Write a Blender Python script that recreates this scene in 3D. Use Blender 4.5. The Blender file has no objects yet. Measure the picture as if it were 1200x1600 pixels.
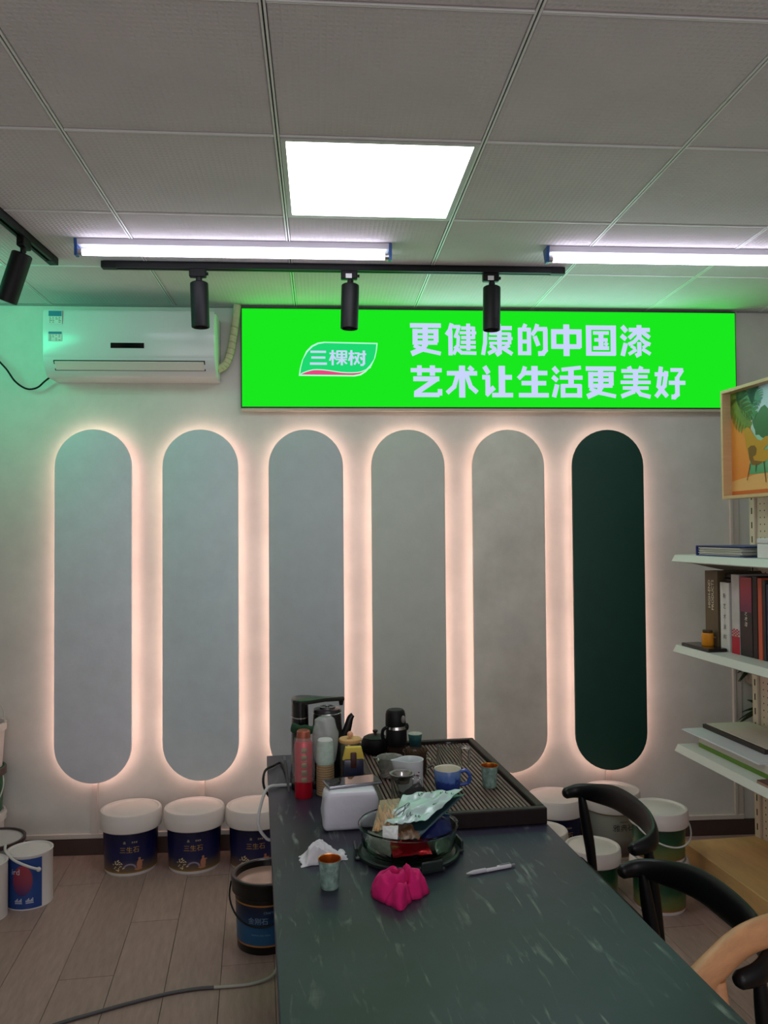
import bpy, bmesh, math, random
from mathutils import Vector, Matrix, noise
random.seed(7)
C = bpy.context.scene.collection
PI = math.pi
# ---------------------------------------------------------------- camera
cam_data = bpy.data.cameras.new('camera'); cam = bpy.data.objects.new('camera', cam_data); C.objects.link(cam)
cam_data.sensor_fit = 'HORIZONTAL'; cam_data.sensor_width = 36.0; cam_data.lens = 1286.8*36/1200
cam_data.clip_start = 0.02
_r = Vector((0.99796386, -0.06337443, -0.00719765)); _d = Vector((-0.00558395, 0.02560334, -0.99965659)); _f = Vector((0.06353695, 0.99766134, 0.02519733))
CAM = (0, 0, 1.555)
cam.matrix_world = Matrix(((_r.x, -_d.x, -_f.x, CAM[0]), (_r.y, -_d.y, -_f.y, CAM[1]), (_r.z, -_d.z, -_f.z, CAM[2]), (0, 0, 0, 1)))
bpy.context.scene.camera = cam
# ---------------------------------------------------------------- world, lamps, exposure
w = bpy.data.worlds.new('world'); bpy.context.scene.world = w; w.use_nodes = True
w.node_tree.nodes['Background'].inputs[0].default_value = (.8, .85, 1, 1); w.node_tree.nodes['Background'].inputs[1].default_value = 0.05
vs = bpy.context.scene.view_settings
vs.view_transform = 'Standard'; vs.look = 'None'; vs.exposure = 0.0; vs.gamma = 1.0; vs.use_curve_mapping = False
bpy.context.scene.cycles.max_bounces = 10
LED_PANEL = 9.0      # radiance of the square ceiling panel
TUBE = 11.0           # fluorescent tubes
STRIP = 12.5          # warm strips behind the arched boards
SIGN = 1.0
def area(name, loc, size, power, col, rot=(0, 0, 0)):
    l = bpy.data.lights.new(name, 'AREA'); l.shape = 'RECTANGLE'; l.size, l.size_y = size; l.energy = power; l.color = col
    o = bpy.data.objects.new(name, l); C.objects.link(o); o.location = loc; o.rotation_euler = rot; return o
# unseen lamp added as fill, set where another ceiling panel is assumed
area('ceiling_fill_lamp', (0.2, -0.9, 2.66), (.57, .57), 14, (1, .95, 1))
# unseen lamp added as fill, for daylight assumed behind the camera
area('rear_fill_lamp', (0.3, -2.3, 1.45), (3.4, 2.0), 36, (1, .95, 1), (PI/2, 0, 0))
# unseen green lamp added at the left, for a glow whose source is assumed
g_ = area('assumed_green_lamp', (-1.98, 3.35, 2.42), (.9, .3), 5.5, (.04, 1, .5)); g_.data.spread = 2.3; g_.rotation_euler = Vector((.62, .72, .10)).to_track_quat('-Z', 'Z').to_euler()

# lamps added over the glowing sign to boost its spill (green ground, pale lettering)
area('sign_boost_green', (.82, 4.085, 2.43), (2.5, .48), 4.0, (.06, 1, .16), (-PI/2, 0, 0))
area('sign_boost_lettering', (1.08, 4.084, 2.42), (1.35, .4), 2.6, (.62, .74, 1), (-PI/2, 0, 0))
# ---------------------------------------------------------------- materials
def lin(c):
    return tuple(((v/255)/12.92 if v/255 <= .04045 else ((v/255+.055)/1.055)**2.4) for v in c[:3]) + (1,)
MC = {}
def M(name, col, rough=.5, metal=0., var=0., scale=8., bump=0., bscale=60., trans=0., alpha=1., coat=0., spec=.5, rand=0., detail=4., stretch=None, ior=1.45):
    if name in MC: return MC[name]
    m = bpy.data.materials.new(name); m.use_nodes = True; nt = m.node_tree; b = nt.nodes['Principled BSDF']
    c = lin(col); b.inputs['Base Color'].default_value = c; b.inputs['Roughness'].default_value = rough; b.inputs['Metallic'].default_value = metal
    b.inputs['Transmission Weight'].default_value = trans; b.inputs['Alpha'].default_value = alpha; b.inputs['Coat Weight'].default_value = coat
    b.inputs['Specular IOR Level'].default_value = spec; b.inputs['IOR'].default_value = ior
    N = nt.nodes.new; L = nt.links.new
    tc = N('ShaderNodeTexCoord'); mp = N('ShaderNodeMapping'); L(tc.outputs['Object'], mp.inputs[0])
    if stretch: mp.inputs['Scale'].default_value = stretch
    if var or rand:
        n = N('ShaderNodeTexNoise'); n.inputs['Scale'].default_value = scale; n.inputs['Detail'].default_value = detail; n.inputs['Roughness'].default_value = .6
        L(mp.outputs[0], n.inputs['Vector'])
        mr = N('ShaderNodeMapRange'); mr.inputs[1].default_value = .3; mr.inputs[2].default_value = .7; mr.inputs[3].default_value = 1-var; mr.inputs[4].default_value = 1+var
        L(n.outputs['Fac'], mr.inputs[0]); val = mr.outputs[0]
        if rand:
            oi = N('ShaderNodeObjectInfo'); r2 = N('ShaderNodeMapRange'); r2.inputs[3].default_value = 1-rand; r2.inputs[4].default_value = 1+rand
            L(oi.outputs['Random'], r2.inputs[0]); mu = N('ShaderNodeMath'); mu.operation = 'MULTIPLY'; L(val, mu.inputs[0]); L(r2.outputs[0], mu.inputs[1]); val = mu.outputs[0]
        vm = N('ShaderNodeVectorMath'); vm.operation = 'SCALE'; vm.inputs[0].default_value = c[:3]; L(val, vm.inputs['Scale']); L(vm.outputs[0], b.inputs['Base Color'])
    if bump:
        n2 = N('ShaderNodeTexNoise'); n2.inputs['Scale'].default_value = bscale; n2.inputs['Detail'].default_value = 3; L(mp.outputs[0], n2.inputs['Vector'])
        bp = N('ShaderNodeBump'); bp.inputs['Strength'].default_value = bump; bp.inputs['Distance'].default_value = .004; L(n2.outputs['Fac'], bp.inputs['Height']); L(bp.outputs[0], b.inputs['Normal'])
    MC[name] = m; return m
def EM(name, col, strength):
    if name in MC: return MC[name]
    m = bpy.data.materials.new(name); m.use_nodes = True; nt = m.node_tree; nt.nodes.clear()
    e = nt.nodes.new('ShaderNodeEmission'); e.inputs[0].default_value = lin(col); e.inputs[1].default_value = strength
    o = nt.nodes.new('ShaderNodeOutputMaterial'); nt.links.new(e.outputs[0], o.inputs[0]); MC[name] = m; return m
def GRAD(name, stops, axis='Z', lo=0., hi=1., rough=.35, var=.15, scale=30):
    """printed colour gradient along an object axis (a print, not light)"""
    if name in MC: return MC[name]
    m = M(name, (128, 128, 128), rough); nt = m.node_tree; b = nt.nodes['Principled BSDF']; N = nt.nodes.new; L = nt.links.new
    tc = N('ShaderNodeTexCoord'); sp = N('ShaderNodeSeparateXYZ'); L(tc.outputs['Object'], sp.inputs[0])
    n = N('ShaderNodeTexNoise'); n.inputs['Scale'].default_value = scale; L(tc.outputs['Object'], n.inputs['Vector'])
    mr = N('ShaderNodeMapRange'); mr.inputs[1].default_value = lo; mr.inputs[2].default_value = hi; L(sp.outputs[axis], mr.inputs[0])
    ad = N('ShaderNodeMath'); ad.operation = 'MULTIPLY_ADD'; L(n.outputs['Fac'], ad.inputs[0]); ad.inputs[1].default_value = var; L(mr.outputs[0], ad.inputs[2])
    sb = N('ShaderNodeMath'); sb.operation = 'SUBTRACT'; L(ad.outputs[0], sb.inputs[0]); sb.inputs[1].default_value = var/2
    cr = N('ShaderNodeValToRGB'); e = cr.color_ramp.elements
    while len(e) < len(stops): e.new(.5)
    for k, (p, c) in enumerate(stops): e[k].position = p; e[k].color = lin(c)
    L(sb.outputs[0], cr.inputs[0]); L(cr.outputs[0], b.inputs['Base Color']); return m

# ---------------------------------------------------------------- mesh helpers
class MB:
    def __init__(s): s.bm = bmesh.new()
    def add(s, V, F):
        vs_ = [s.bm.verts.new(v) for v in V]
        for f in F:
            try: s.bm.faces.new([vs_[i] for i in f])
            except ValueError: pass
        return s
    def box(s, lo, hi, bev=0., seg=2, mat=None):
        b = bmesh.new(); bmesh.ops.create_cube(b, size=1)
        d = [hi[i]-lo[i] for i in range(3)]; c = [(hi[i]+lo[i])/2 for i in range(3)]
        for v in b.verts: v.co = Vector((v.co.x*d[0]+c[0], v.co.y*d[1]+c[1], v.co.z*d[2]+c[2]))
        if bev: bmesh.ops.bevel(b, geom=b.edges[:], offset=bev, segments=seg, affect='EDGES', profile=.5)
        return s.merge(b, mat)
    def merge(s, b, mat=None):
        if mat: bmesh.ops.transform(b, matrix=mat, verts=b.verts[:])
        me = bpy.data.meshes.new('tmp'); b.to_mesh(me); b.free(); s.bm.from_mesh(me); bpy.data.meshes.remove(me); return s
    def lathe(s, prof, n=40, mat=None, a0=0., a1=2*PI):
        b = bmesh.new(); full = abs(a1-a0-2*PI) < 1e-6; m = n if full else n+1; rings = []
        for r, z in prof:
            if r < 1e-6: rings.append([b.verts.new((0, 0, z))])
            else: rings.append([b.verts.new((r*math.cos(a0+(a1-a0)*i/n), r*math.sin(a0+(a1-a0)*i/n), z)) for i in range(m)])
        for A, B in zip(rings, rings[1:]):
            for i in range(n):
                j = (i+1) % m
                if len(A) == 1 and len(B) == 1: continue
                if len(A) == 1: b.faces.new((A[0], B[j], B[i]))
                elif len(B) == 1: b.faces.new((A[i], A[j], B[0]))
                else: b.faces.new((A[i], A[j], B[j], B[i]))
        bmesh.ops.recalc_face_normals(b, faces=b.faces[:])
        return s.merge(b, mat)
    def sweep(s, pts, secs, n=12, up=(0, 0, 1), mat=None, closed=False):
        """elliptic tube; secs = (half width, half height) per point"""
        b = bmesh.new(); rings = []; P = [Vector(p) for p in pts]; U = Vector(up); L = len(P)
        for i, p in enumerate(P):
            t = (P[(i+1) % L]-P[i-1]) if closed else (P[min(i+1, L-1)]-P[max(i-1, 0)])
            t = t.normalized() if t.length > 1e-9 else Vector((0, 1, 0))
            x = t.cross(U); x = x.normalized() if x.length > 1e-4 else t.cross(Vector((1, .01, 0))).normalized(); y = x.cross(t).normalized()
            a, c = secs[i] if isinstance(secs, list) else secs
            rings.append([b.verts.new(p+x*a*math.cos(2*PI*k/n)+y*c*math.sin(2*PI*k/n)) for k in range(n)])
        for A, B in (list(zip(rings, rings[1:])) + ([(rings[-1], rings[0])] if closed else [])):
            for k in range(n): b.faces.new((A[k], A[(k+1) % n], B[(k+1) % n], B[k]))
        if not closed: b.faces.new(rings[0][::-1]); b.faces.new(rings[-1])
        bmesh.ops.recalc_face_normals(b, faces=b.faces[:])
        return s.merge(b, mat)
    def tube(s, pts, r, n=10, smooth=6, mat=None):
        q = catmull(pts, smooth) if smooth else pts
        return s.sweep(q, (r, r), n, mat=mat)
    def ball(s, c, r, sub=2, mat=None):
        b = bmesh.new(); bmesh.ops.create_icosphere(b, subdivisions=sub, radius=1)
        r = r if isinstance(r, (tuple, list)) else (r, r, r)
        for v in b.verts: v.co = Vector((v.co.x*r[0]+c[0], v.co.y*r[1]+c[1], v.co.z*r[2]+c[2]))
        return s.merge(b, mat)
    def prism(s, poly, d0, d1, plane='xz', bev=0., mat=None):
        """extruded polygon; plane tells which axes poly uses, d along the third"""
        f = {'xz': lambda p, d: (p[0], d, p[1]), 'xy': lambda p, d: (p[0], p[1], d), 'yz': lambda p, d: (d, p[0], p[1])}[plane]
        b = bmesh.new(); A = [b.verts.new(f(p, d0)) for p in poly]; B = [b.verts.new(f(p, d1)) for p in poly]; n = len(poly)
        fa = b.faces.new(A); fb = b.faces.new(B[::-1])
        for i in range(n): b.faces.new((A[i], B[i], B[(i+1) % n], A[(i+1) % n]))
        bmesh.ops.recalc_face_normals(b, faces=b.faces[:])
        if bev: bmesh.ops.bevel(b, geom=list({e for g in (fa, fb) for e in g.edges}), offset=bev, segments=2, affect='EDGES', profile=.5)
        return s.merge(b, mat)
    def strokes(s, G, x0, z0, sx, sz, d0, d1, wk=1.):
        """G = strokes on a 0..100 grid, y down; drawn in the xz plane"""
        for w_, pts in G:
            P = [Vector(p) for p in pts]; h = w_*wk/2
            for i, (a, c) in enumerate(zip(P, P[1:])):
                t = (c-a).normalized(); nrm = Vector((-t.y, t.x))*h
                e0 = t*(h*.7 if i > 0 else 0); e1 = t*(h*.7 if i < len(P)-2 else 0)
                q = [a-e0+nrm, c+e1+nrm, c+e1-nrm, a-e0-nrm]
                s.prism([(x0+v.x/100*sx, z0-v.y/100*sz) for v in q], d0, d1)
        return s
    def build(s, name, mat, parent=None, smooth=True, loc=None, rz=None, angle=35):
        me = bpy.data.meshes.new(name); s.bm.to_mesh(me); s.bm.free()
        if smooth:
            me.shade_smooth(); me.set_sharp_from_angle(angle=math.radians(angle))
        o = bpy.data.objects.new(name, me); me.materials.append(mat); C.objects.link(o)
        if parent: o.parent = parent
        if loc: o.location = loc
        if rz is not None: o.rotation_euler = (0, 0, rz)
        return o
def catmull(pts, k=6):
    P = [Vector(p) for p in pts]; out = []
    for i in range(len(P)-1):
        a, b, c, d = P[max(i-1, 0)], P[i], P[i+1], P[min(i+2, len(P)-1)]
        for j in range(k):
            t = j/k; out.append(.5*((2*b)+(c-a)*t+(2*a-5*b+4*c-d)*t*t+(3*b-a-3*c+d)*t**3))
    out.append(P[-1]); return out
def text_geo(body, size, bold=0.):
    c = bpy.data.curves.new('t', 'FONT'); c.body = body; c.size = size; c.align_x = 'CENTER'; c.align_y = 'CENTER'; c.resolution_u = 2; c.offset = bold
    o = bpy.data.objects.new('t', c); C.objects.link(o); dg = bpy.context.evaluated_depsgraph_get()
    me = bpy.data.meshes.new_from_object(o.evaluated_get(dg)); V = [v.co.copy() for v in me.vertices]; F = [tuple(p.vertices) for p in me.polygons]
    bpy.data.objects.remove(o); bpy.data.curves.remove(c); bpy.data.meshes.remove(me)
    return V, F
def text(mb, body, size, fn, bold=0.):
    V, F = text_geo(body, size, bold); mb.add([fn(v.x, v.y) for v in V], F); return mb
def thing(name, label, cat, loc=(0, 0, 0), rz=0., group=None):
    o = bpy.data.objects.new(name, None); C.objects.link(o); o.location = loc; o.rotation_euler = (0, 0, rz); o.empty_display_size = .05
    return tag(o, label, cat, group)
def tag(o, label, cat, group=None):
    o['label'] = label; o['category'] = cat
    if group: o['group'] = group
    return o
def struct(o): o['kind'] = 'structure'; return o
def clip(poly, axis, lim, keep_less):
    out = []
    for i in range(len(poly)):
        a, b = poly[i], poly[(i+1) % len(poly)]; ia = (a[axis] <= lim) == keep_less; ib = (b[axis] <= lim) == keep_less
        if ia: out.append(a)
        if ia != ib:
            t = (lim-a[axis])/(b[axis]-a[axis]); out.append((a[0]+t*(b[0]-a[0]), a[1]+t*(b[1]-a[1])))
    return out
# room limits
XL, XR, YB, YF, ZC = -2.05, 2.75, -2.4, 4.137, 2.69
AT = math.radians(5.2)                       # table, shelving and floor boards stand at this angle to the sign wall
def uv(u, v, z=0.): return (-math.sin(AT)*u+math.cos(AT)*v, math.cos(AT)*u+math.sin(AT)*v, z)

# ================================================================= STRUCTURE
WALLC = (206, 205, 198)
m_wall = M('plaster', WALLC, .75, var=.12, scale=2.6, bump=.12, bscale=25, detail=6)
m_side = M('side_wall_paint', (205, 203, 198), .7, var=.03)
m_skirt = M('dark_skirting', (74, 56, 50), .5, var=.1, scale=6)
m_trim = M('trim_white', (205, 196, 188), .45)
struct(MB().box((XL-.12, YF, 0), (XR+.12, YF+.12, 2.8)).build('wall_front', m_wall, smooth=False))
struct(MB().box((XL-.12, YB-.12, 0), (XL, YF, 2.8)).build('wall_left', m_side, smooth=False))
struct(MB().box((XR, YB-.12, 0), (XR+.12, YF, 2.8)).build('wall_right', m_side, smooth=False))
struct(MB().box((XL, YB-.12, 0), (XR, YB, 2.8)).build('wall_back', m_side, smooth=False))
# floor of vinyl boards
m_board = M('floor_board', (152, 129, 120), .42, var=.16, scale=9, rand=.07, stretch=(6, 1, 1), detail=8, bump=.05, bscale=30)
fl = struct(MB().box((XL-.12, YB-.12, -.1), (XR+.12, YF+.12, -.004)).build('floor', M('floor_joint', (52, 42, 38), .8), smooth=False))
PW, PL = .187, 1.22
full_board = None
def board_mesh(poly, name='floor_board'):
    mb = MB().prism(poly, -.0038, 0, 'xy', bev=.0012); return mb
for i in range(-13, 17):
    for j in range(-4, 6):
        u0 = j*PL + (i % 3)*.41 - .2; v0 = i*PW + .06; g = .0008
        loc = [(u0+g, v0+g), (u0+PL-g, v0+g), (u0+PL-g, v0+PW-g), (u0+g, v0+PW-g)]
        poly = [uv(u, v)[:2] for u, v in loc]
        inside = all(XL+.002 < x < XR-.002 and YB+.002 < y < YF-.002 for x, y in poly)
        if inside:
            if full_board is None:
                o = board_mesh([(-PW/2+g, -PL/2+g), (PW/2-g, -PL/2+g), (PW/2-g, PL/2-g), (-PW/2+g, PL/2-g)]).build('board', m_board, fl, smooth=False); full_board = o.data
            else:
                o = bpy.data.objects.new('board', full_board); C.objects.link(o); o.parent = fl
            o.location = uv(u0+PL/2, v0+PW/2); o.rotation_euler = (0, 0, AT)
        else:
            for ax, lim, kl in ((0, XL+.001, False), (0, XR-.001, True), (1, YB+.001, False), (1, YF-.001, True)):
                poly = clip(poly, ax, lim, kl) if poly else poly
            if len(poly) < 3: continue
            cx, cy = uv(u0+PL/2, v0+PW/2)[:2]; ca, sa = math.cos(-AT), math.sin(-AT)
            q = [((x-cx)*ca-(y-cy)*sa, (x-cx)*sa+(y-cy)*ca) for x, y in poly]
            area2 = abs(sum(q[k][0]*q[(k+1) % len(q)][1]-q[(k+1) % len(q)][0]*q[k][1] for k in range(len(q))))
            if area2 < .004: continue
            MB().prism(q, -.0038, 0, 'xy').build('board', m_board, fl, smooth=False, loc=(cx, cy, 0), rz=AT)
# ceiling of square tiles in an aluminium grid
m_tile = M('ceiling_tile', (214, 209, 212), .85, var=.05, scale=3)
def tile_relief(m):
    nt = m.node_tree; N = nt.nodes.new; L = nt.links.new; b = nt.nodes['Principled BSDF']
    tc = N('ShaderNodeTexCoord'); sx = N('ShaderNodeSeparateXYZ'); L(tc.outputs['Object'], sx.inputs[0])
    outs = []
    for ax in 'XY':
        a = N('ShaderNodeMath'); a.operation = 'MULTIPLY'; L(sx.outputs[ax], a.inputs[0]); a.inputs[1].default_value = 2*PI/.0165
        s_ = N('ShaderNodeMath'); s_.operation = 'SINE'; L(a.outputs[0], s_.inputs[0]); outs.append(s_.outputs[0])
    mu = N('ShaderNodeMath'); mu.operation = 'MAXIMUM'; L(outs[0], mu.inputs[0]); L(outs[1], mu.inputs[1])
    bp = N('ShaderNodeBump'); bp.inputs['Strength'].default_value = .4; bp.inputs['Distance'].default_value = .002; L(mu.outputs[0], bp.inputs['Height']); L(bp.outputs[0], b.inputs['Normal'])
tile_relief(m_tile)
ce = struct(MB().box((XL-.12, YB-.12, ZC+.02), (XR+.12, YF+.12, ZC+.1)).build('ceiling', M('ceiling_void', (70, 70, 70), .9), smooth=False))
GA = .0134; GX0, GY0 = -.719, 1.742
def gp(x, y): return (x*math.cos(GA)-y*math.sin(GA), x*math.sin(GA)+y*math.cos(GA))
full_tile = None
m_rail = M('grid_rail', (236, 236, 236), .35); m_gap = M('grid_groove', (46, 46, 46), .7)
for i in range(-3, 7):
    for j in range(-7, 5):
        if i == 1 and j == 1: continue                      # the lit panel sits here
        x0, y0 = GX0+.6*i, GY0+.6*j; g = .009
        poly = [gp(x, y) for x, y in ((x0+g, y0+g), (x0+.6-g, y0+g), (x0+.6-g, y0+.6-g), (x0+g, y0+.6-g))]
        inside = all(XL+.01 < x < XR-.01 and YB+.01 < y < YF-.004 for x, y in poly)
        c = gp(x0+.3, y0+.3)
        if inside:
            if full_tile is None:
                h = .3-g; o = MB().prism([(-h, -h), (h, -h), (h, h), (-h, h)], ZC+.001-ZC, .015, 'xy', bev=.003).build('ceiling_tile', m_tile, ce, smooth=False); full_tile = o.data
            else: o = bpy.data.objects.new('ceiling_tile', full_tile); C.objects.link(o); o.parent = ce
            o.location = (c[0], c[1], ZC); o.rotation_euler = (0, 0, GA)
        else:
            for ax, lim, kl in ((0, XL+.002, False), (0, XR-.002, True), (1, YB+.002, False), (1, YF-.004, True)):
                poly = clip(poly, ax, lim, kl) if poly else poly
            if len(poly) < 3: continue
            ca, sa = math.cos(-GA), math.sin(-GA)
            q = [((x-c[0])*ca-(y-c[1])*sa, (x-c[0])*sa+(y-c[1])*ca) for x, y in poly]
            MB().prism(q, .001, .015, 'xy').build('ceiling_tile', m_tile, ce, smooth=False, loc=(c[0], c[1], ZC), rz=GA)
def rail(p0, p1, half, name='grid_rail'):
    (xa, ya), (xb, yb) = p0, p1; L = math.hypot(xb-xa, yb-ya)
    mb = MB(); mb.box((0, -half, -.001), (L, -half*.28, .012)); mb.box((0, half*.28, -.001), (L, half, .012))
    o = mb.build(name, m_rail, ce, smooth=False); o.location = (xa, ya, ZC); o.rotation_euler = (0, 0, math.atan2(yb-ya, xb-xa))
    MB().box((0, -half*.28, .003), (L, half*.28, .011)).build('groove', m_gap, o, smooth=False)
for i in range(-2, 6):
    x = GX0+.6*i; a = gp(x, YB+.1); rail((a[0], YB+.01), gp(x, YF-.02-x*GA), .0075)
for j in range(-6, 4):
    y = GY0+.6*j
    for i in range(-2, 5):
        if i == 1 and j in (1, 2): pass
        x = GX0+.6*i; rail(gp(x+.0085, y), gp(x+.6-.0085, y), .004)
for nm, lo, hi in (('trim_3', (XL+.001, YF-.022, ZC-.004), (-.46, YF-.001, ZC-.0005)), ('trim_4', (2.11, YF-.022, ZC-.004), (XR-.001, YF-.001, ZC-.0005))):
    struct(MB().box(lo, hi).build(nm, M('wall_angle', (150, 150, 150), .5), smooth=False))
# skirting and wall mouldings
struct(MB().box((XL, YF-.014, 0), (XR, YF, .078), bev=.002).build('baseboard_front', m_skirt, smooth=False))
struct(MB().box((XL, YF-.018, .08), (2.096, YF, .104), bev=.003).build('trim_1', m_trim, smooth=False))
mb = MB(); mb.box((2.05, YF-.018, .104), (2.066, YF, 2.18), bev=.003); mb.box((2.066, YF-.010, .08), (2.098, YF, 2.18), bev=.002)
struct(mb.build('trim_2', m_trim, smooth=False))

# ================================================================= CEILING LIGHTS
c = gp(GX0+.9, GY0+.9)
t = thing('ceiling_light', 'lit square white ceiling panel light set into the tile grid', 'ceiling light', (c[0], c[1], ZC), GA)
mb = MB()
for a, b in (((-.291, -.291), (.291, -.276)), ((-.291, .276), (.291, .291)), ((-.291, -.276), (-.276, .276)), ((.276, -.276), (.291, .276))): mb.box((a[0], a[1], -.003), (b[0], b[1], .018))
mb.build('frame', M('light_frame', (200, 200, 200), .5), t, smooth=False)
MB().box((-.276, -.276, .001), (.276, .276, .012)).build('diffuser', EM('panel_light', (255, 252, 255), LED_PANEL), t, smooth=False)
m_batten = M('batten_white', (215, 213, 222), .5); m_tube = EM('tube_light', (240, 235, 255), TUBE); m_cap = M('blue_cap', (30, 80, 150), .4)
def batten(x0, y, label, L=1.22):
    t = thing('fluorescent_batten', label, 'tube light', (x0, y, ZC), GA*.3, 'fluorescent battens on the ceiling')
    MB().prism([(-.03, -.0015), (.03, -.0015), (.022, -.022), (-.022, -.022)], .008, L-.008, 'yz', bev=.002).build('housing', m_batten, t, smooth=False)
    for s in (0, L-.012):
        mb = MB(); mb.prism([(-.032, -.001), (.032, -.001), (.02, -.03), (.006, -.064), (-.024, -.064), (-.024, -.03)], s, s+.012, 'yz', bev=.002)
        e = mb.build('end_cap', m_cap, t, smooth=False)
        q = s+.012 if s == 0 else s-.016
        MB().lathe([(0, 0), (.0135, 0), (.0135, .016), (0, .016)], 16, Matrix.Translation((q, -.009, -.048)) @ Matrix.Rotation(PI/2, 4, 'Y')).build('metal_collar', M('collar_metal', (190, 190, 195), .3, .9), e)
    MB().lathe([(0, .028), (.013, .028), (.013, L-.028), (0, L-.028)], 18, Matrix.Translation((0, -.009, -.048)) @ Matrix.Rotation(PI/2, 4, 'Y')).build('tube', m_tube, t)
batten(-.978, 3.215, 'lit white fluorescent tube batten left of the square ceiling panel')
batten(.858, 3.222, 'lit white fluorescent tube batten at the right edge, above the green sign end')

# ================================================================= TRACKS AND SPOTS
m_black = M('black_metal', (15, 16, 18), .5, 0, spec=.35); m_bsat = M('black_plastic', (14, 14, 15), .5, spec=.3)
def track(label, loc, rz, L):
    t = thing('track_rail', label, 'light track', loc, rz)
    mb = MB(); mb.box((0, -.018, -.028), (L, -.006, 0)); mb.box((0, .006, -.028), (L, .018, 0)); mb.box((0, -.018, -.008), (L, .018, -.0005)); mb.build('channel', m_black, t, smooth=False)
    for x0 in (-.012, L-.05): MB().box((x0, -.0185, -.0295), (x0+.062, .0185, -.0004), bev=.003).build('end_cap', m_bsat, t, smooth=False)
track('long black light track on the ceiling parallel to the green sign', (-.935, 3.462, ZC), GA*.2, 1.93)
track('black light track at the left edge running towards the camera', (-1.131, 3.42, ZC), -PI/2-.045, 1.6)
def spot(label, loc, rz, tilt=(0, 0), sticker=False):
    t = thing('track_spotlight', label, 'spotlight', loc, rz, 'black track spotlights')
    a = MB().box((-.04, -.015, -.034), (.03, .015, .004), bev=.005).build('adapter', m_bsat, t, smooth=False)
    MB().lathe([(0, 0), (.006, .001), (.007, .008), (0, .009)], 12, Matrix.Translation((.03, 0, -.018)) @ Matrix.Rotation(PI/2, 4, 'Y')).build('lock_knob', m_bsat, a)
    if sticker: MB().box((-.02, -.0156, -.031), (.006, -.0149, -.012)).build('sticker', M('sticker_white', (225, 225, 225), .6), a, smooth=False)
    mb = MB(); mb.lathe([(0, -.05), (.011, -.05), (.011, -.032), (0, -.032)], 14); mb.box((-.013, -.004, -.056), (.013, .004, -.036), bev=.002); mb.build('swivel', m_black, t)
    R = Matrix.Translation((0, 0, -.046)) @ Matrix.Rotation(tilt[1], 4, 'Y') @ Matrix.Rotation(tilt[0], 4, 'X')
    MB().lathe([(0, -.008), (.03, -.008), (.0365, -.012), (.0375, -.016), (.0375, -.196), (.034, -.198), (.031, -.19), (.03, -.17), (0, -.165)], 32, R).build('can', m_black, t)
    MB().lathe([(0, -.1705), (.029, -.1705), (.029, -.1745), (0, -.176)], 24, R).build('lens', M('dark_lens', (60, 60, 62), .15), t)
ZT = ZC-.028
spot('black track spotlight hanging in front of the air conditioner', (-.548, 3.462, ZT), 0, (.02, -.03))
spot('black track spotlight hanging before the green sign above its logo', (.085, 3.466, ZT), 0, (.0, .03), True)
spot('black track spotlight hanging before the white sign lettering', (.692, 3.472, ZT), 0, (0, .02), True)
spot('black tilted spotlight on the short track at the left edge', (-1.144, 3.13, ZT), -PI/2-.045, (-.36, .1))

# ================================================================= GREEN SIGN
YS = 4.092
t = thing('lightbox_sign', 'glowing green lightbox sign with white Chinese slogan and leaf logo', 'sign', (.82, YF, 2.43))
def sx(x): return x-.82
def sz(z): return z-2.43
X0, X1, Z0, Z1 = -.4385, 2.078, 2.184, 2.672
MB().box((sx(X0-.006), YS+.003-YF, sz(Z0-.006)), (sx(X1+.006), -.001, sz(Z1+.008)), bev=.002).build('case', M('sign_case', (30, 32, 30), .4), t, smooth=False)
MB().box((sx(X0-.004), YS+.006-YF, sz(Z0-.02)), (sx(X1), -.001, sz(Z0-.0065)), bev=.001).build('bottom_rail', M('sign_rail', (200, 190, 170), .5), t, smooth=False)
scr = MB().box((sx(X0), YS-YF, sz(Z0)), (sx(X1), YS+.0035-YF, sz(Z1))).build('screen', EM('sign_green', (25, 232, 30), SIGN), t, smooth=False)
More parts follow.
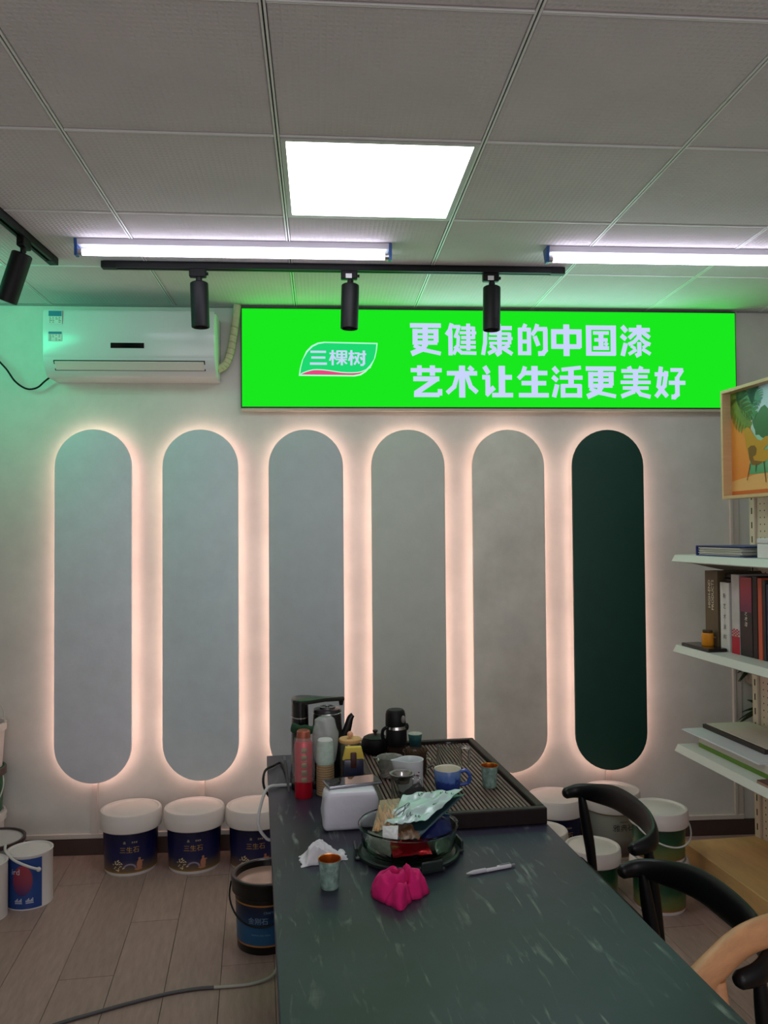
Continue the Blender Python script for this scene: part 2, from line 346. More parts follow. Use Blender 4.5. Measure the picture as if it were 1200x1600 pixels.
G = {
'更': [(14, [(0, 7), (100, 7)]), (16, [(16, 18), (16, 66)]), (16, [(84, 18), (84, 60)]), (13, [(8, 25), (92, 25)]), (11, [(8, 43), (92, 43)]), (13, [(8, 61), (88, 61)]), (17, [(49, 8), (49, 66), (42, 80), (4, 96)]), (12, [(12, 70), (46, 84), (99, 95)])],
'健': [(13, [(20, 0), (14, 20), (3, 36)]), (14, [(16, 22), (16, 100)]), (11, [(24, 10), (44, 10), (33, 40), (44, 42)]), (11, [(42, 40), (40, 68), (26, 97)]), (11, [(29, 72), (52, 92), (100, 93)]), (13, [(74, 0), (74, 84)]), (10, [(51, 14), (92, 14)]), (9, [(46, 29), (100, 29)]), (10, [(51, 44), (92, 44)]), (10, [(50, 59), (98, 59)]), (10, [(46, 74), (98, 74)]), (11, [(91, 10), (91, 48)])],
'康': [(14, [(55, 0), (55, 12)]), (13, [(4, 13), (98, 13)]), (13, [(11, 13), (10, 60), (3, 98)]), (9, [(24, 31), (92, 31)]), (9, [(22, 46), (100, 46)]), (9, [(24, 61), (92, 61)]), (12, [(90, 28), (90, 64)]), (15, [(57, 20), (57, 90), (46, 98)]), (11, [(26, 68), (42, 79)]), (12, [(20, 94), (48, 80)]), (12, [(90, 67), (68, 78)]), (12, [(64, 74), (99, 95)])],
'的': [(13, [(27, 0), (20, 16)]), (15, [(9, 12), (9, 98)]), (12, [(4, 17), (44, 17)]), (14, [(38, 14), (38, 98)]), (12, [(8, 55), (40, 55)]), (12, [(4, 92), (44, 92)]), (13, [(66, 0), (60, 18), (48, 35)]), (13, [(58, 15), (98, 15)]), (15, [(92, 14), (92, 82), (84, 92), (68, 93)]), (14, [(57, 38), (69, 68)])],
'中': [(16, [(0, 23), (100, 23)]), (17, [(8, 16), (8, 76)]), (17, [(92, 16), (92, 74)]), (15, [(0, 70), (96, 70)]), (20, [(50, 0), (50, 100)])],
'国': [(18, [(9, 2), (9, 98)]), (14, [(0, 9), (100, 9)]), (18, [(91, 2), (91, 96)]), (13, [(0, 92), (98, 92)]), (11, [(24, 26), (76, 26)]), (11, [(28, 48), (72, 48)]), (12, [(24, 74), (76, 74)]), (16, [(50, 26), (50, 76)]), (12, [(62, 57), (72, 65)])],
'漆': [(15, [(5, 4), (20, 21)]), (14, [(2, 33), (18, 46)]), (15, [(17, 58), (6, 98)]), (13, [(28, 15), (98, 15)]), (16, [(62, 0), (62, 36)]), (13, [(54, 20), (28, 42)]), (13, [(70, 20), (97, 40)]), (12, [(62, 36), (44, 54), (26, 62)]), (12, [(62, 38), (80, 54), (99, 62)]), (14, [(62, 54), (62, 92), (50, 98)]), (10, [(34, 66), (48, 75)]), (11, [(27, 93), (52, 78)]), (10, [(92, 60), (74, 72)]), (11, [(72, 76), (99, 92)])],
'艺': [(13, [(0, 15), (100, 15)]), (15, [(28, 0), (28, 32)]), (17, [(70, 0), (70, 32)]), (15, [(8, 42), (92, 42)]), (16, [(84, 42), (14, 88)]), (14, [(10, 92), (92, 92)]), (15, [(94, 94), (94, 74)])],
'术': [(14, [(1, 24), (99, 24)]), (20, [(50, 0), (50, 100)]), (14, [(36, 28), (24, 66), (1, 86)]), (14, [(64, 28), (78, 66), (99, 84)]), (14, [(72, 4), (86, 16)])],
'让': [(15, [(8, 2), (22, 24)]), (14, [(1, 36), (26, 36)]), (16, [(19, 34), (19, 84), (40, 68)]), (12, [(14, 94), (26, 82)]), (21, [(65, 0), (65, 92)]), (15, [(66, 36), (98, 36)]), (14, [(33, 92), (101, 92)])],
'生': [(14, [(24, 2), (16, 26), (2, 40)]), (14, [(18, 22), (97, 22)]), (14, [(12, 54), (93, 54)]), (14, [(3, 92), (101, 92)]), (21, [(55, 0), (55, 96)])],
'活': [(15, [(5, 4), (20, 21)]), (14, [(2, 33), (18, 46)]), (15, [(17, 58), (6, 98)]), (12, [(96, 4), (32, 11)]), (13, [(26, 36), (101, 36)]), (18, [(63, 8), (63, 60)]), (15, [(36, 58), (36, 99)]), (12, [(30, 62), (96, 62)]), (16, [(91, 58), (91, 99)]), (13, [(32, 92), (94, 92)])],
'美': [(14, [(28, 0), (33, 12)]), (14, [(70, 0), (65, 12)]), (12, [(3, 14), (97, 14)]), (11, [(10, 32), (90, 32)]), (11, [(0, 50), (100, 50)]), (17, [(50, 12), (50, 58)]), (11, [(7, 68), (93, 68)]), (14, [(50, 58), (42, 80), (2, 95)]), (13, [(52, 72), (66, 88), (99, 96)])],
'好': [(14, [(20, 0), (11, 62), (40, 95)]), (14, [(38, 14), (31, 60), (2, 96)]), (13, [(-1, 24), (44, 24)]), (12, [(52, 10), (94, 10)]), (12, [(92, 10), (74, 36)]), (15, [(74, 32), (74, 88), (64, 96), (54, 96)]), (13, [(46, 51), (101, 51)])],
'三': [(14, [(4, 12), (94, 12)]), (14, [(9, 50), (90, 50)]), (15, [(1, 90), (99, 90)])],
'棵': [(10, [(2, 22), (38, 22)]), (12, [(20, 0), (20, 100)]), (10, [(18, 30), (3, 70)]), (10, [(22, 34), (37, 60)]), (10, [(44, 7), (99, 7)]), (11, [(46, 4), (46, 52)]), (11, [(97, 4), (97, 52)]), (12, [(72, 4), (72, 100)]), (9, [(46, 28), (97, 28)]), (9, [(46, 48), (97, 48)]), (9, [(38, 62), (101, 62)]), (10, [(68, 64), (44, 92)]), (10, [(76, 64), (100, 90)])],
'树': [(11, [(2, 22), (34, 22)]), (12, [(18, 0), (18, 100)]), (10, [(15, 32), (3, 70)]), (10, [(20, 34), (32, 56)]), (10, [(36, 20), (63, 20)]), (11, [(60, 20), (52, 60), (34, 95)]), (11, [(38, 40), (62, 88)]), (11, [(64, 26), (101, 26)]), (13, [(88, 2), (88, 88), (80, 97), (68, 97)]), (12, [(70, 44), (78, 64)])],
}
m_white_led = EM('sign_white', (205, 216, 255), SIGN*.97)
for row, xs, ztop in (('更健康的中国漆', (.476, .655, .840, 1.021, 1.195, 1.374, 1.554), 2.606), ('艺术让生活更美好', (.478, .659, .838, 1.021, 1.196, 1.371, 1.551, 1.731), 2.393)):
    for ch, x in zip(row, xs):
        MB().strokes(G[ch], sx(x-.078), sz(ztop), .156, .161, YS-YF-.0016, YS-YF-.0002, .98).build('character', m_white_led, scr, smooth=False)
def leaf(o):
    P = [(-.155, 2.341), (-.150, 2.376), (-.139, 2.418), (-.118, 2.458), (-.092, 2.485), (-.062, 2.500), (-.030, 2.505), (.10, 2.503), (.231, 2.501), (.227, 2.462), (.218, 2.425), (.200, 2.393), (.172, 2.362), (.146, 2.345), (.115, 2.339), (-.02, 2.340)]
    cx, cz = .035, 2.42
    return [(sx(x+(o if x > cx else -o)), sz(z+(o if z > cz else -o))) for x, z in P]
lg = MB().prism(leaf(.0035), YS-YF-.0008, YS-YF-.0002).build('logo_outline', EM('logo_white', (190, 255, 225), SIGN), scr, smooth=False)
MB().prism(leaf(-.0025), YS-YF-.0014, YS-YF-.0009).build('logo_field', EM('logo_green', (30, 218, 112), SIGN), scr, smooth=False)
wave = [(-.150, 2.344), (-.12, 2.357), (-.085, 2.366), (-.045, 2.366), (.0, 2.361), (.05, 2.354), (.10, 2.352), (.15, 2.357), (.20, 2.380)]
low = [(.175, 2.366), (.148, 2.350), (.115, 2.343), (-.02, 2.344)]
MB().prism([(sx(x), sz(z)) for x, z in wave+low], YS-YF-.0020, YS-YF-.0015).build('logo_swoosh', EM('logo_red', (232, 72, 128), SIGN), scr, smooth=False)
MB().sweep([(sx(x), YS-YF-.0018, sz(z+.002)) for x, z in catmull([(x, z, 0) for x, z in wave], 3) and [(v.x, v.y) for v in catmull([(x, z, 0) for x, z in wave], 3)]], (.0006, .0026), 6, up=(0, 0, 1)).build('logo_line', EM('logo_white', (190, 255, 225), SIGN), scr, smooth=False)
for ch, xa, xb in (('三', -.104, -.018), ('棵', -.008, .080), ('树', .087, .176)):
    MB().strokes(G[ch], sx(xa), sz(2.467), xb-xa, .076, YS-YF-.0022, YS-YF-.0015).build('logo_character', m_white_led, scr, smooth=False)

# ================================================================= ARCHED BOARDS
def stadium(hw, h, n=20):
    return [(hw*math.cos(a), h/2-hw+hw*math.sin(a)) for a in [PI*i/n for i in range(n+1)]] + [(hw*math.cos(a), -h/2+hw+hw*math.sin(a)) for a in [PI+PI*i/n for i in range(n+1)]]
m_strip = EM('warm_strip', (255, 206, 192), STRIP)
boards = [(-1.172, (210, 215, 223), .05, 'pale grey-lilac', 'far left, below the air conditioner'), (-.650, (200, 213, 218), .05, 'pale blue-grey', 'second from the left'),
          (-.127, (184, 193, 196), .04, 'mid blue-grey', 'third from the left, behind the kettle'), (.387, (190, 195, 187), .04, 'grey-green', 'fourth from the left, behind the thermos'),
          (.899, (206, 202, 192), .13, 'beige mottled', 'next to the dark green one'), (1.417, (8, 58, 48), .06, 'dark green', 'rightmost of the row')]
for k, (x, col, var, cname, where) in enumerate(boards):
    x *= .986; zc = 1.2125
    t = thing('arched_panel', f'tall {cname} pill-shaped backlit wall panel, {where}', 'wall panel', (x, YF, zc), 0, 'backlit pill-shaped sample panels')
    MB().prism(stadium(.1835, 1.712), -.058, -.042, bev=.0015).build('board', M('board_paint_%d' % k, col, .62, var=var, scale=5 if k == 4 else 12, bump=.12 if k != 5 else .05, bscale=70, detail=7), t, smooth=True, angle=25)
    st = stadium(.174, 1.693, 24); b = MB(); pts = [(p[0], -.032, p[1]) for p in st]
    b.sweep(pts, (.0015, .005), 4, up=(0, 1, 0), closed=True)
    b.build('led_strip', m_strip, t, smooth=False)
    MB().prism(stadium(.165, 1.675, 14), -.042, -.001, bev=0).build('backing', M('backing_board', (190, 185, 180), .7), t, smooth=False)
    MB().prism([(-.016, .104-zc), (.012, .104-zc), (.012, -.853), (-.016, -.853)], -.017, -.0005).build('cable_cover', m_trim, t, smooth=False)

# ================================================================= AIR CONDITIONER
m_ac = M('ac_white', (206, 211, 210), .2, spec=.6)
t = thing('air_conditioner', 'white wall air conditioner with stickers at upper left of the wall', 'air conditioner', (-.948, YF, 2.305))
prof = [(-.001, .0), (-.001, .312), (-.165, .312), (-.195, .300), (-.203, .27), (-.203, .085), (-.19, .05), (-.155, .008), (-.13, 0)]
b = MB().prism(prof, -.402, .402, 'yz', bev=.010); b.build('body', m_ac, t)
fp = [(-.200, .308), (-.207, .295), (-.211, .2), (-.209, .10), (-.203, .084), (-.196, .084), (-.196, .308)]
MB().prism(fp, -.398, .398, 'yz', bev=.004).build('front_panel', m_ac, t)
MB().box((-.085, -.2125, .128), (.070, -.2075, .153), bev=.001).build('display', M('ac_display', (10, 12, 12), .1), t, smooth=False)
R = Matrix.Translation((0, -.1785, .055)) @ Matrix.Rotation(.62, 4, 'X')
MB().box((-.352, -.011, -.026), (.352, .003, .026), bev=.001, mat=R).build('louver_slot', M('ac_slot', (50, 48, 46), .6), t, smooth=False)
MB().box((-.347, -.0145, -.0225), (.347, -.006, .0225), bev=.003, mat=R).build('louver', M('ac_louver', (214, 206, 198), .3), t, smooth=False)
for z0, z1, hdr in ((.240, .302, .026), (.158, .204, .012)):
    s_ = MB().box((-.372, -.2125, z0), (-.308, -.2105, z1)).build('sticker', M('sticker_pale', (206, 214, 208), .5), t, smooth=False)
    MB().box((-.370, -.2129, z1-hdr), (-.310, -.2124, z1-.001)).build('sticker_header', M('sticker_blue', (42, 120, 150), .5), s_, smooth=False)
    mb = MB(); k = 0; z = z1-hdr-.007
    while z > z0+.004:
        for q in range(4):
            if random.random() < .75: mb.box((-.366+.014*q, -.2129, z), (-.366+.014*q+random.uniform(.005, .012), -.2124, z+.0025))
        z -= .0075
    mb.build('sticker_print', M('print_dark', (50, 70, 75), .6), s_, smooth=False)
MB().tube([(.392, -.10, .05), (.43, -.07, .08), (.455, -.05, .15), (.472, -.045, .25), (.488, -.045, .384)], .019, 12).build('pipe', M('pipe_wrap', (196, 182, 156), .7, bump=.6, bscale=90, var=.12, scale=60), t)
for k in range(9):
    p = catmull([(.392, -.10, .05), (.43, -.07, .08), (.455, -.05, .15), (.472, -.045, .25), (.488, -.045, .384)], 6)[3+k*2]
    MB().lathe([(.0192, -.004), (.0206, 0), (.0192, .004)], 14, Matrix.Translation(p) @ Matrix.Rotation(.35, 4, 'Y')).build('tape_turn', M('pipe_tape', (176, 160, 134), .7), t)
MB().tube([(-.39, -.06, .035), (-.44, -.05, .0), (-.48, -.045, -.032), (-.53, -.045, -.037), (-.585, -.045, .0), (-.64, -.045, .075), (-.75, -.03, .16), (-1.0, -.03, .2), (-1.09, -.03, .22)], .0045, 8).build('power_cord', m_bsat, t)

# ================================================================= TABLE
def slate():
    m = M('slate_laminate', (46, 46, 62), .38, var=.38, scale=3.5, detail=10, spec=.3); nt = m.node_tree; N = nt.nodes.new; L = nt.links.new; b = nt.nodes['Principled BSDF']
    src = b.inputs['Base Color'].links[0].from_socket
    tc = N('ShaderNodeTexCoord'); mp = N('ShaderNodeMapping'); mp.inputs['Rotation'].default_value = (0, 0, -.6); mp.inputs['Scale'].default_value = (1, .16, 1); L(tc.outputs['Object'], mp.inputs[0])
    n0 = N('ShaderNodeTexNoise'); n0.inputs['Scale'].default_value = 44; n0.inputs['Detail'].default_value = 7; n0.inputs['Distortion'].default_value = .8; L(mp.outputs[0], n0.inputs['Vector'])
    mr = N('ShaderNodeMapRange'); mr.inputs[1].default_value = .57; mr.inputs[2].default_value = .72; L(n0.outputs['Fac'], mr.inputs[0])
    n1 = N('ShaderNodeTexNoise'); n1.inputs['Scale'].default_value = 8; n1.inputs['Detail'].default_value = 5; L(tc.outputs['Object'], n1.inputs['Vector'])
    m2 = N('ShaderNodeMapRange'); m2.inputs[1].default_value = .45; m2.inputs[2].default_value = .66; m2.inputs[3].default_value = .06; m2.inputs[4].default_value = .8; L(n1.outputs['Fac'], m2.inputs[0])
    mu = N('ShaderNodeMath'); mu.operation = 'MULTIPLY'; L(mr.outputs[0], mu.inputs[0]); L(m2.outputs[0], mu.inputs[1])
    mx = N('ShaderNodeMix'); mx.data_type = 'RGBA'; L(mu.outputs[0], mx.inputs[0]); L(src, mx.inputs[6]); mx.inputs[7].default_value = lin((150, 160, 155)); L(mx.outputs[2], b.inputs['Base Color']); return m
TZ = .75
U0, U1, V0, V1 = 1.12, 3.036, .036, .791
t = thing('table', 'long dark slate-topped tea table strewn with tea things', 'table', uv((U0+U1)/2, (V0+V1)/2), AT)
hl, hw = (U1-U0)/2, (V1-V0)/2
MB().box((-hw, -hl, TZ-.032), (hw, hl, TZ), bev=.002).build('tabletop', slate(), t, smooth=False)
m_leg = M('table_leg', (34, 36, 37), .5)
for s in (-1, 1):
    y = s*(hl-.22)
    MB().box((-hw+.06, y-.025, 0), (hw-.06, y+.025, TZ-.032), bev=.003).build('leg_panel', m_leg, t, smooth=False)
MB().box((-.02, -hl+.24, .25), (.02, hl-.24, TZ-.033)).build('stretcher', m_leg, t, smooth=False)

# ---- tea tray
t = thing('tea_tray', 'dark brown slatted wooden tea tray at the far end of the table', 'tray', uv(2.19, .335, TZ), AT)
W_, L_, H_ = .455, .79, .046
m_wood = M('dark_wood', (27, 16, 16), .42, var=.2, scale=10, stretch=(8, 1, 1), spec=.3); m_slat = M('slat_wood', (104, 84, 78), .42, var=.2, scale=8, stretch=(20, 1, 1))
mb = MB()
for lo, hi in (((0, 0), (W_, .024)), ((0, L_-.024), (W_, L_)), ((0, .024), (.024, L_-.024)), ((W_-.024, .024), (W_, L_-.024))): mb.box((lo[0], lo[1], 0.0), (hi[0], hi[1], H_), bev=.004)
mb.build('rim', m_wood, t, smooth=False)
MB().box((.02, .02, .001), (W_-.02, L_-.02, .012)).build('drip_floor', M('drip_floor', (20, 14, 14), .6), t, smooth=False)
n = 32; sm = None
for k in range(n):
    x = .024+(W_-.048)*(k+.5)/n
    if sm is None: o = MB().box((-.0042, .022, .024), (.0042, L_-.022, .033), bev=.001, seg=1).build('slat', m_slat, t, smooth=False); sm = o.data
    else: o = bpy.data.objects.new('slat', sm); C.objects.link(o); o.parent = t
    o.location = (x, 0, 0)
SZ = TZ+.033                                         # standing height on the slats

# ---- materials for crockery
m_glass = M('clear_glass', (240, 245, 242), .02, trans=1., ior=1.3); m_steel = M('steel', (190, 190, 188), .18, .95); m_copper = M('copper_glaze', (196, 116, 46), .25, .75)
m_crackle = M('celadon_crackle', (128, 156, 146), .4, var=.5, scale=70, detail=5, bump=.3, bscale=120)
def at(u, v, z=TZ): return uv(u, v, z)
# small celadon cups
def cup(label, loc):
    t = thing('tea_cup', label, 'cup', loc, AT, 'celadon crackle tea cups')
    MB().lathe([(0, 0), (.019, 0), (.0205, .003), (.0245, .055), (.0268, .064), (.0262, .0655), (.0252, .064)], 36).build('body', m_crackle, t)
    MB().lathe([(.0265, .0638), (.0266, .0662), (.0248, .0655), (.0232, .055), (.0195, .008), (0, .006)], 36).build('lining', m_copper, t)
cup('small celadon cup with copper lining standing at the tray right side', at(2.437, .697, SZ))
cup('small celadon cup with copper lining alone on the table by the white tissue', at(1.89, .163))
# blue mug
t = thing('mug', 'blue drip-glazed mug with white inside on the tea tray', 'mug', at(2.43, .565, SZ), AT)
MB().lathe([(0, 0), (.030, 0), (.036, .006), (.039, .03), (.0405, .062), (.0395, .0645)], 40).build('body', GRAD('blue_drip', [(0, (26, 44, 104)), (.45, (40, 66, 140)), (.6, (88, 124, 190)), (1, (112, 140, 190))], 'Z', 0, .064, .2, .8, 45), t)
MB().lathe([(.0402, .0636), (.0398, .0652), (.0378, .063), (.036, .03), (.032, .008), (0, .006)], 40).build('lining', M('white_glaze', (226, 222, 206), .2), t)
MB().tube([(.038, -.006, .055), (.055, -.009, .058), (.066, -.011, .042), (.060, -.010, .022), (.037, -.006, .016)], .0055, 10).build('handle', M('blue_glaze', (52, 84, 160), .2), t)
# glass pitcher
t = thing('glass_pitcher', 'empty clear glass pitcher with handle on the right of the tray', 'pitcher', at(2.645, .622, SZ), AT)
MB().lathe([(0, 0), (.036, 0), (.040, .004), (.043, .02), (.041, .07), (.0425, .076), (.0405, .0765), (.039, .07), (.041, .02), (.038, .006), (0, .004)], 40).build('body', m_glass, t)
MB().tube([(.040, 0, .066), (.056, -.006, .070), (.064, -.01, .058), (.063, -.012, .02), (.068, -.013, .012)], .0045, 10).build('handle', m_glass, t)
# brown glass cup
t = thing('glass_teapot', 'small glass teapot of brown tea behind the white pitcher', 'teapot', at(2.61, .502, SZ), AT)
MB().lathe([(0, 0), (.030, 0), (.036, .006), (.037, .04), (.036, .066), (.0405, .074), (.0395, .0755), (.0345, .067), (.035, .04), (.034, .008), (0, .005)], 36).build('body', M('smoky_glass', (150, 130, 110), .03, trans=.9, ior=1.3), t)
MB().lathe([(0, .0055), (.0335, .0085), (.0345, .04), (.034, .058), (0, .058)], 30).build('tea', M('brown_tea', (62, 40, 26), .1, trans=.5), t)
MB().tube([(.036, 0, .05), (.05, -.01, .048), (.052, -.012, .03), (.036, -.004, .018)], .004, 8).build('handle', m_glass, t)
# steel pitcher
t = thing('creamer', 'faceted clear glass creamer left of the white pitcher', 'creamer', at(2.595, .418, SZ), AT)
prof = [(.028, .001), (.033, .004), (.037, .03), (.041, .058), (.0425, .063), (.040, .0625), (.035, .032), (.031, .006), (0, .004)]
MB().lathe([(0, 0)]+prof, 14).build('body', M('cut_glass', (220, 220, 214), .08, .35, trans=.6, ior=1.4), t, smooth=False)
MB().prism([(-.040, .052), (-.040, .063), (-.056, .064)], -.008, .008, bev=.001).build('spout', m_glass, t)
# white pitcher
t = thing('milk_pitcher', 'white porcelain pitcher with small flower print on the tray', 'pitcher', at(2.445, .455, SZ), AT)
mb = MB(); mb.lathe([(0, 0), (.034, 0), (.037, .004), (.0385, .09), (.0395, .0935), (.0375, .0935), (.036, .09), (.034, .008), (0, .006)], 40)
for v in mb.bm.verts:
    if v.co.z > .07:
        a = math.atan2(v.co.y, v.co.x); d = math.exp(-((abs(a)-PI)/.35)**2)
        v.co.x -= d*.022*((v.co.z-.07)/.0235)
mb.build('body', M('white_porcelain', (214, 220, 224), .15), t)
mb = MB()
for k in range(7):
    a = -1.25+random.uniform(-.25, .25); z = .05+random.uniform(-.012, .014); r = .0386+z*.0001
    mb.ball((r*math.cos(a), r*math.sin(a), z), (.004, .001, .002), 1)
mb.build('flower_print', M('plum_print', (96, 50, 70), .4), t)
# strainer on glass mug
t = thing('glass_mug', 'clear glass mug topped by a steel tea strainer at tray front', 'mug', at(2.352, .413, SZ), AT)
MB().lathe([(0, 0), (.028, 0), (.031, .004), (.033, .078), (.0318, .079), (.0295, .006), (0, .004)], 36).build('body', m_glass, t)
MB().tube([(.032, 0, .066), (.05, -.006, .062), (.05, -.008, .03), (.032, -.002, .018)], .004, 8).build('handle', m_glass, t)
MB().lathe([(.024, .066), (.030, .072), (.037, .0795), (.037, .081), (.030, .0805), (.0262, .075), (.021, .054), (0, .050)], 36).build('strainer', m_steel, t)
# teal cup
t = thing('teal_cup', 'teal glazed cup with pale inside beside the black thermos', 'cup', at(2.925, .562, SZ), AT)
MB().lathe([(0, 0), (.018, 0), (.020, .003), (.023, .03), (.026, .05), (.0252, .051)], 32).build('body', GRAD('teal_glaze', [(0, (20, 50, 58)), (.6, (34, 84, 92)), (1, (70, 130, 124))], 'Z', 0, .05, .2, .4, 60), t)
MB().lathe([(.0258, .0498), (.0256, .0514), (.024, .049), (.021, .03), (.018, .006), (0, .005)], 32).build('lining', M('pale_glaze', (196, 206, 190), .2), t)
# black thermos bottle
t = thing('thermos_bottle', 'glass-bottomed travel bottle with black sleeve and black cap', 'bottle', at(2.80, .473, SZ), AT)
MB().lathe([(0, 0), (.031, 0), (.034, .004), (.034, .048), (.032, .048), (.031, .006), (0, .004)], 32).build('glass_base', M('dark_glass', (120, 100, 90), .03, trans=.85, ior=1.3), t)
MB().lathe([(.0, .047), (.0345, .045), (.036, .05), (.036, .098), (.034, .102), (0, .104)], 32).build('sleeve', M('sleeve_black', (10, 12, 16), .55, spec=.25), t)
MB().lathe([(0, .101), (.0335, .101), (.032, .108), (.031, .114), (0, .114)], 32).build('collar', m_steel, t)
MB().lathe([(0, .112), (.0345, .112), (.0355, .116), (.034, .152), (.031, .162), (.026, .167), (0, .168)], 32, Matrix.Rotation(-.02, 4, 'Y')).build('cap', M('cap_black', (16, 16, 17), .5, spec=.3), t)
MB().ball((.019, -.030, .138), (.008, .006, .013), 2).build('latch', M('latch_grey', (120, 118, 116), .3), t)
MB().tube([(-.034, -.006, .108), (-.047, -.004, .098), (-.048, -.002, .075), (-.037, 0, .05)], .006, 8).build('strap', m_bsat, t)
MB().ball((.036, 0, .106), (.008, .008, .013), 2).build('hinge', m_bsat, t)
# black teapot
t = thing('cast_iron_teapot', 'squat black teapot with knobbed lid at the tray back', 'teapot', at(2.885, .412, SZ), AT)
MB().lathe([(0, 0), (.034, 0), (.045, .008), (.050, .025), (.049, .042), (.043, .052), (.040, .053), (0, .053)], 36).build('body', M('iron_black', (13, 12, 13), .6, spec=.25, bump=.3, bscale=150), t)
l_ = MB().lathe([(.041, .0525), (.042, .055), (.03, .061), (.01, .064), (0, .064)], 32).build('lid', M('iron_lid', (24, 22, 22), .5, spec=.3), t)
MB().lathe([(0, .062), (.006, .063), (.005, .069), (.009, .074), (.009, .079), (0, .082)], 16).build('knob', M('knob_brown', (52, 34, 32), .5), l_)
MB().sweep(catmull([(.045, -.012, .025), (.062, -.018, .035), (.07, -.02, .05)], 5), [(.011-.0004*k, .010-.0004*k) for k in range(11)], 12).build('spout', MC['iron_black'], t)
# ---- kettle station group on the table
t = thing('kettle_station', 'black pump tower with swing arm for the electric kettle', 'tea machine', at(2.665, .139), AT)
MB().box((-.03, -.050, 0), (.150, .10, .022), bev=.006).build('base', m_bsat, t, smooth=False)
mb = MB(); mb.sweep([(0, .03, .02), (0, .03, .245), (0, .03, .266), (0, .03, .270)], [(.03, .055), (.0275, .052), (.0275, .052), (.024, .048)], 24, up=(0, 1, 0)); mb.build('tower', M('piano_black', (14, 14, 15), .25), t)
MB().sweep([(0, .03, .214), (0, .03, .2175)], [(.0287, .0535)]*2, 24, up=(0, 1, 0)).build('silver_band', m_steel, t)
arm = [(-.028, .03), (-.024, .062), (0, .08), (.03, .076), (.08, .044), (.142, .038), (.144, .022), (.08, .014), (.03, -.016), (0, -.022), (-.024, -.004)]
MB().prism(arm, .258, .272, 'xy', bev=.004).build('swing_arm', M('arm_black', (26, 27, 28), .3), t)
MB().lathe([(0, .244), (.006, .244), (.008, .258), (0, .258)], 14, Matrix.Translation((.134, .03, 0))).build('nozzle', m_bsat, t)
station = t
t = thing('electric_kettle', 'black electric kettle with angled spout behind the bagged cups', 'kettle', at(2.70, .228, TZ+.022), AT)
MB().lathe([(0, 0), (.054, 0), (.056, .004), (.053, .08), (.046, .19), (.044, .2), (0, .2)], 40).build('body', M('kettle_black', (24, 24, 25), .28), t)
l_ = MB().lathe([(.0455, .199), (.0465, .203), (.044, .211), (.02, .217), (0, .217)], 40).build('lid', M('lid_dark', (44, 44, 45), .25), t)
MB().lathe([(.026, .215), (.027, .2185), (.023, .2185), (.022, .2155)], 28).build('lid_ring', m_steel, l_)
MB().lathe([(0, .2165), (.006, .2165), (.006, .221), (0, .2215)], 14).build('lid_button', m_steel, l_)
MB().lathe([(.0448, .1965), (.0468, .198), (.0468, .2), (.045, .2015)], 40).build('rim_band', m_steel, t)
MB().sweep(catmull([(.040, -.012, .112), (.054, -.012, .120), (.064, -.012, .146), (.074, -.012, .180), (.083, -.012, .190)], 4), [(.011, .019-.0007*k) for k in range(17)], 12).build('spout', MC['kettle_black'], t)
o = MB().sweep(catmull([(-.036, -.045, .0), (-.012, -.056, -.004), (.02, -.052, -.009), (.046, -.036, -.010)], 5), [(.010, .014+.002*math.sin(k)) for k in range(16)], 14).build('green_cloth', M('green_cloth', (30, 66, 42), .9, bump=.6, bscale=120), None, loc=at(2.665, .146, TZ+.195), rz=AT)
tag(o, 'folded dark green cloth wrapped round the black pump tower', 'cloth')
# red bottle in a clear bag
t = thing('red_bottle', 'red vacuum bottle with copper cap and gold print', 'bottle', at(2.548, .142), AT)
MB().lathe([(0, 0), (.026, 0), (.0275, .004), (.0275, .16), (.024, .170), (.021, .171), (0, .171)], 32).build('body', M('red_metallic', (190, 22, 44), .3, .3), t)
MB().lathe([(0, .169), (.021, .169), (.0215, .172), (.0205, .199), (.017, .203), (0, .203)], 28).build('cap', M('rose_copper', (180, 104, 84), .35, .6), t)
mb = MB()
for k in range(5): mb.box((-.009, -.0285, .05+.022*k), (.009, -.0262, .066+.022*k), bev=.002)
mb.build('gold_print', M('gold_print', (128, 104, 58), .4, .4), t)
m_bag = M('clear_film', (236, 240, 240), .18, alpha=.13, spec=.8, bump=.8, bscale=45)
def crumple(mb, amp, f, seed=0):
    for v in mb.bm.verts:
        d = noise.noise_vector(v.co*f+Vector((seed, seed*2, 0)))*amp; v.co += Vector((d.x, d.y, d.z*.5))
    return mb
o = crumple(MB().lathe([(.034, .052), (.035, .08), (.034, .13), (.031, .17), (.027, .182)], 30), .0035, 60, 3).build('film_sleeve', m_bag, t)
# stack of paper cups in a bag
t = thing('paper_cup_stack', 'column of stacked paper cups inside a clear plastic bag', 'paper cups', at(2.56, .209), AT)
m_pc = M('paper_cup_brown', (176, 150, 112), .7); m_pg = M('paper_cup_green', (176, 205, 188), .6, var=.2, scale=80)
for k in range(13):
    z = .002+k*.0072; MB().lathe([(.0262, z), (.0278, z+.001), (.0278, z+.004), (.0262, z+.0055)], 26).build('cup_rim', m_pc, t)
MB().lathe([(0, .0), (.025, .0), (.0265, .096), (0, .096)], 26).build('cup_column', M('cup_inner', (140, 118, 88), .8), t)
MB().lathe([(.0275, .095), (.0285, .099), (.0275, .103), (.0255, .15), (.0235, .164), (0, .164)], 28).build('upside_down_cup', m_pg, t)
MB().lathe([(0, .164), (.022, .1635), (.0235, .166), (.021, .170), (0, .170)], 28).build('cup_base', M('cup_white', (228, 230, 228), .6), t)
mb = crumple(MB().lathe([(.031, .10), (.034, .12), (.037, .15), (.038, .185), (.037, .208), (.030, .230), (.018, .238), (0, .236)], 40), .008, 38, 9)
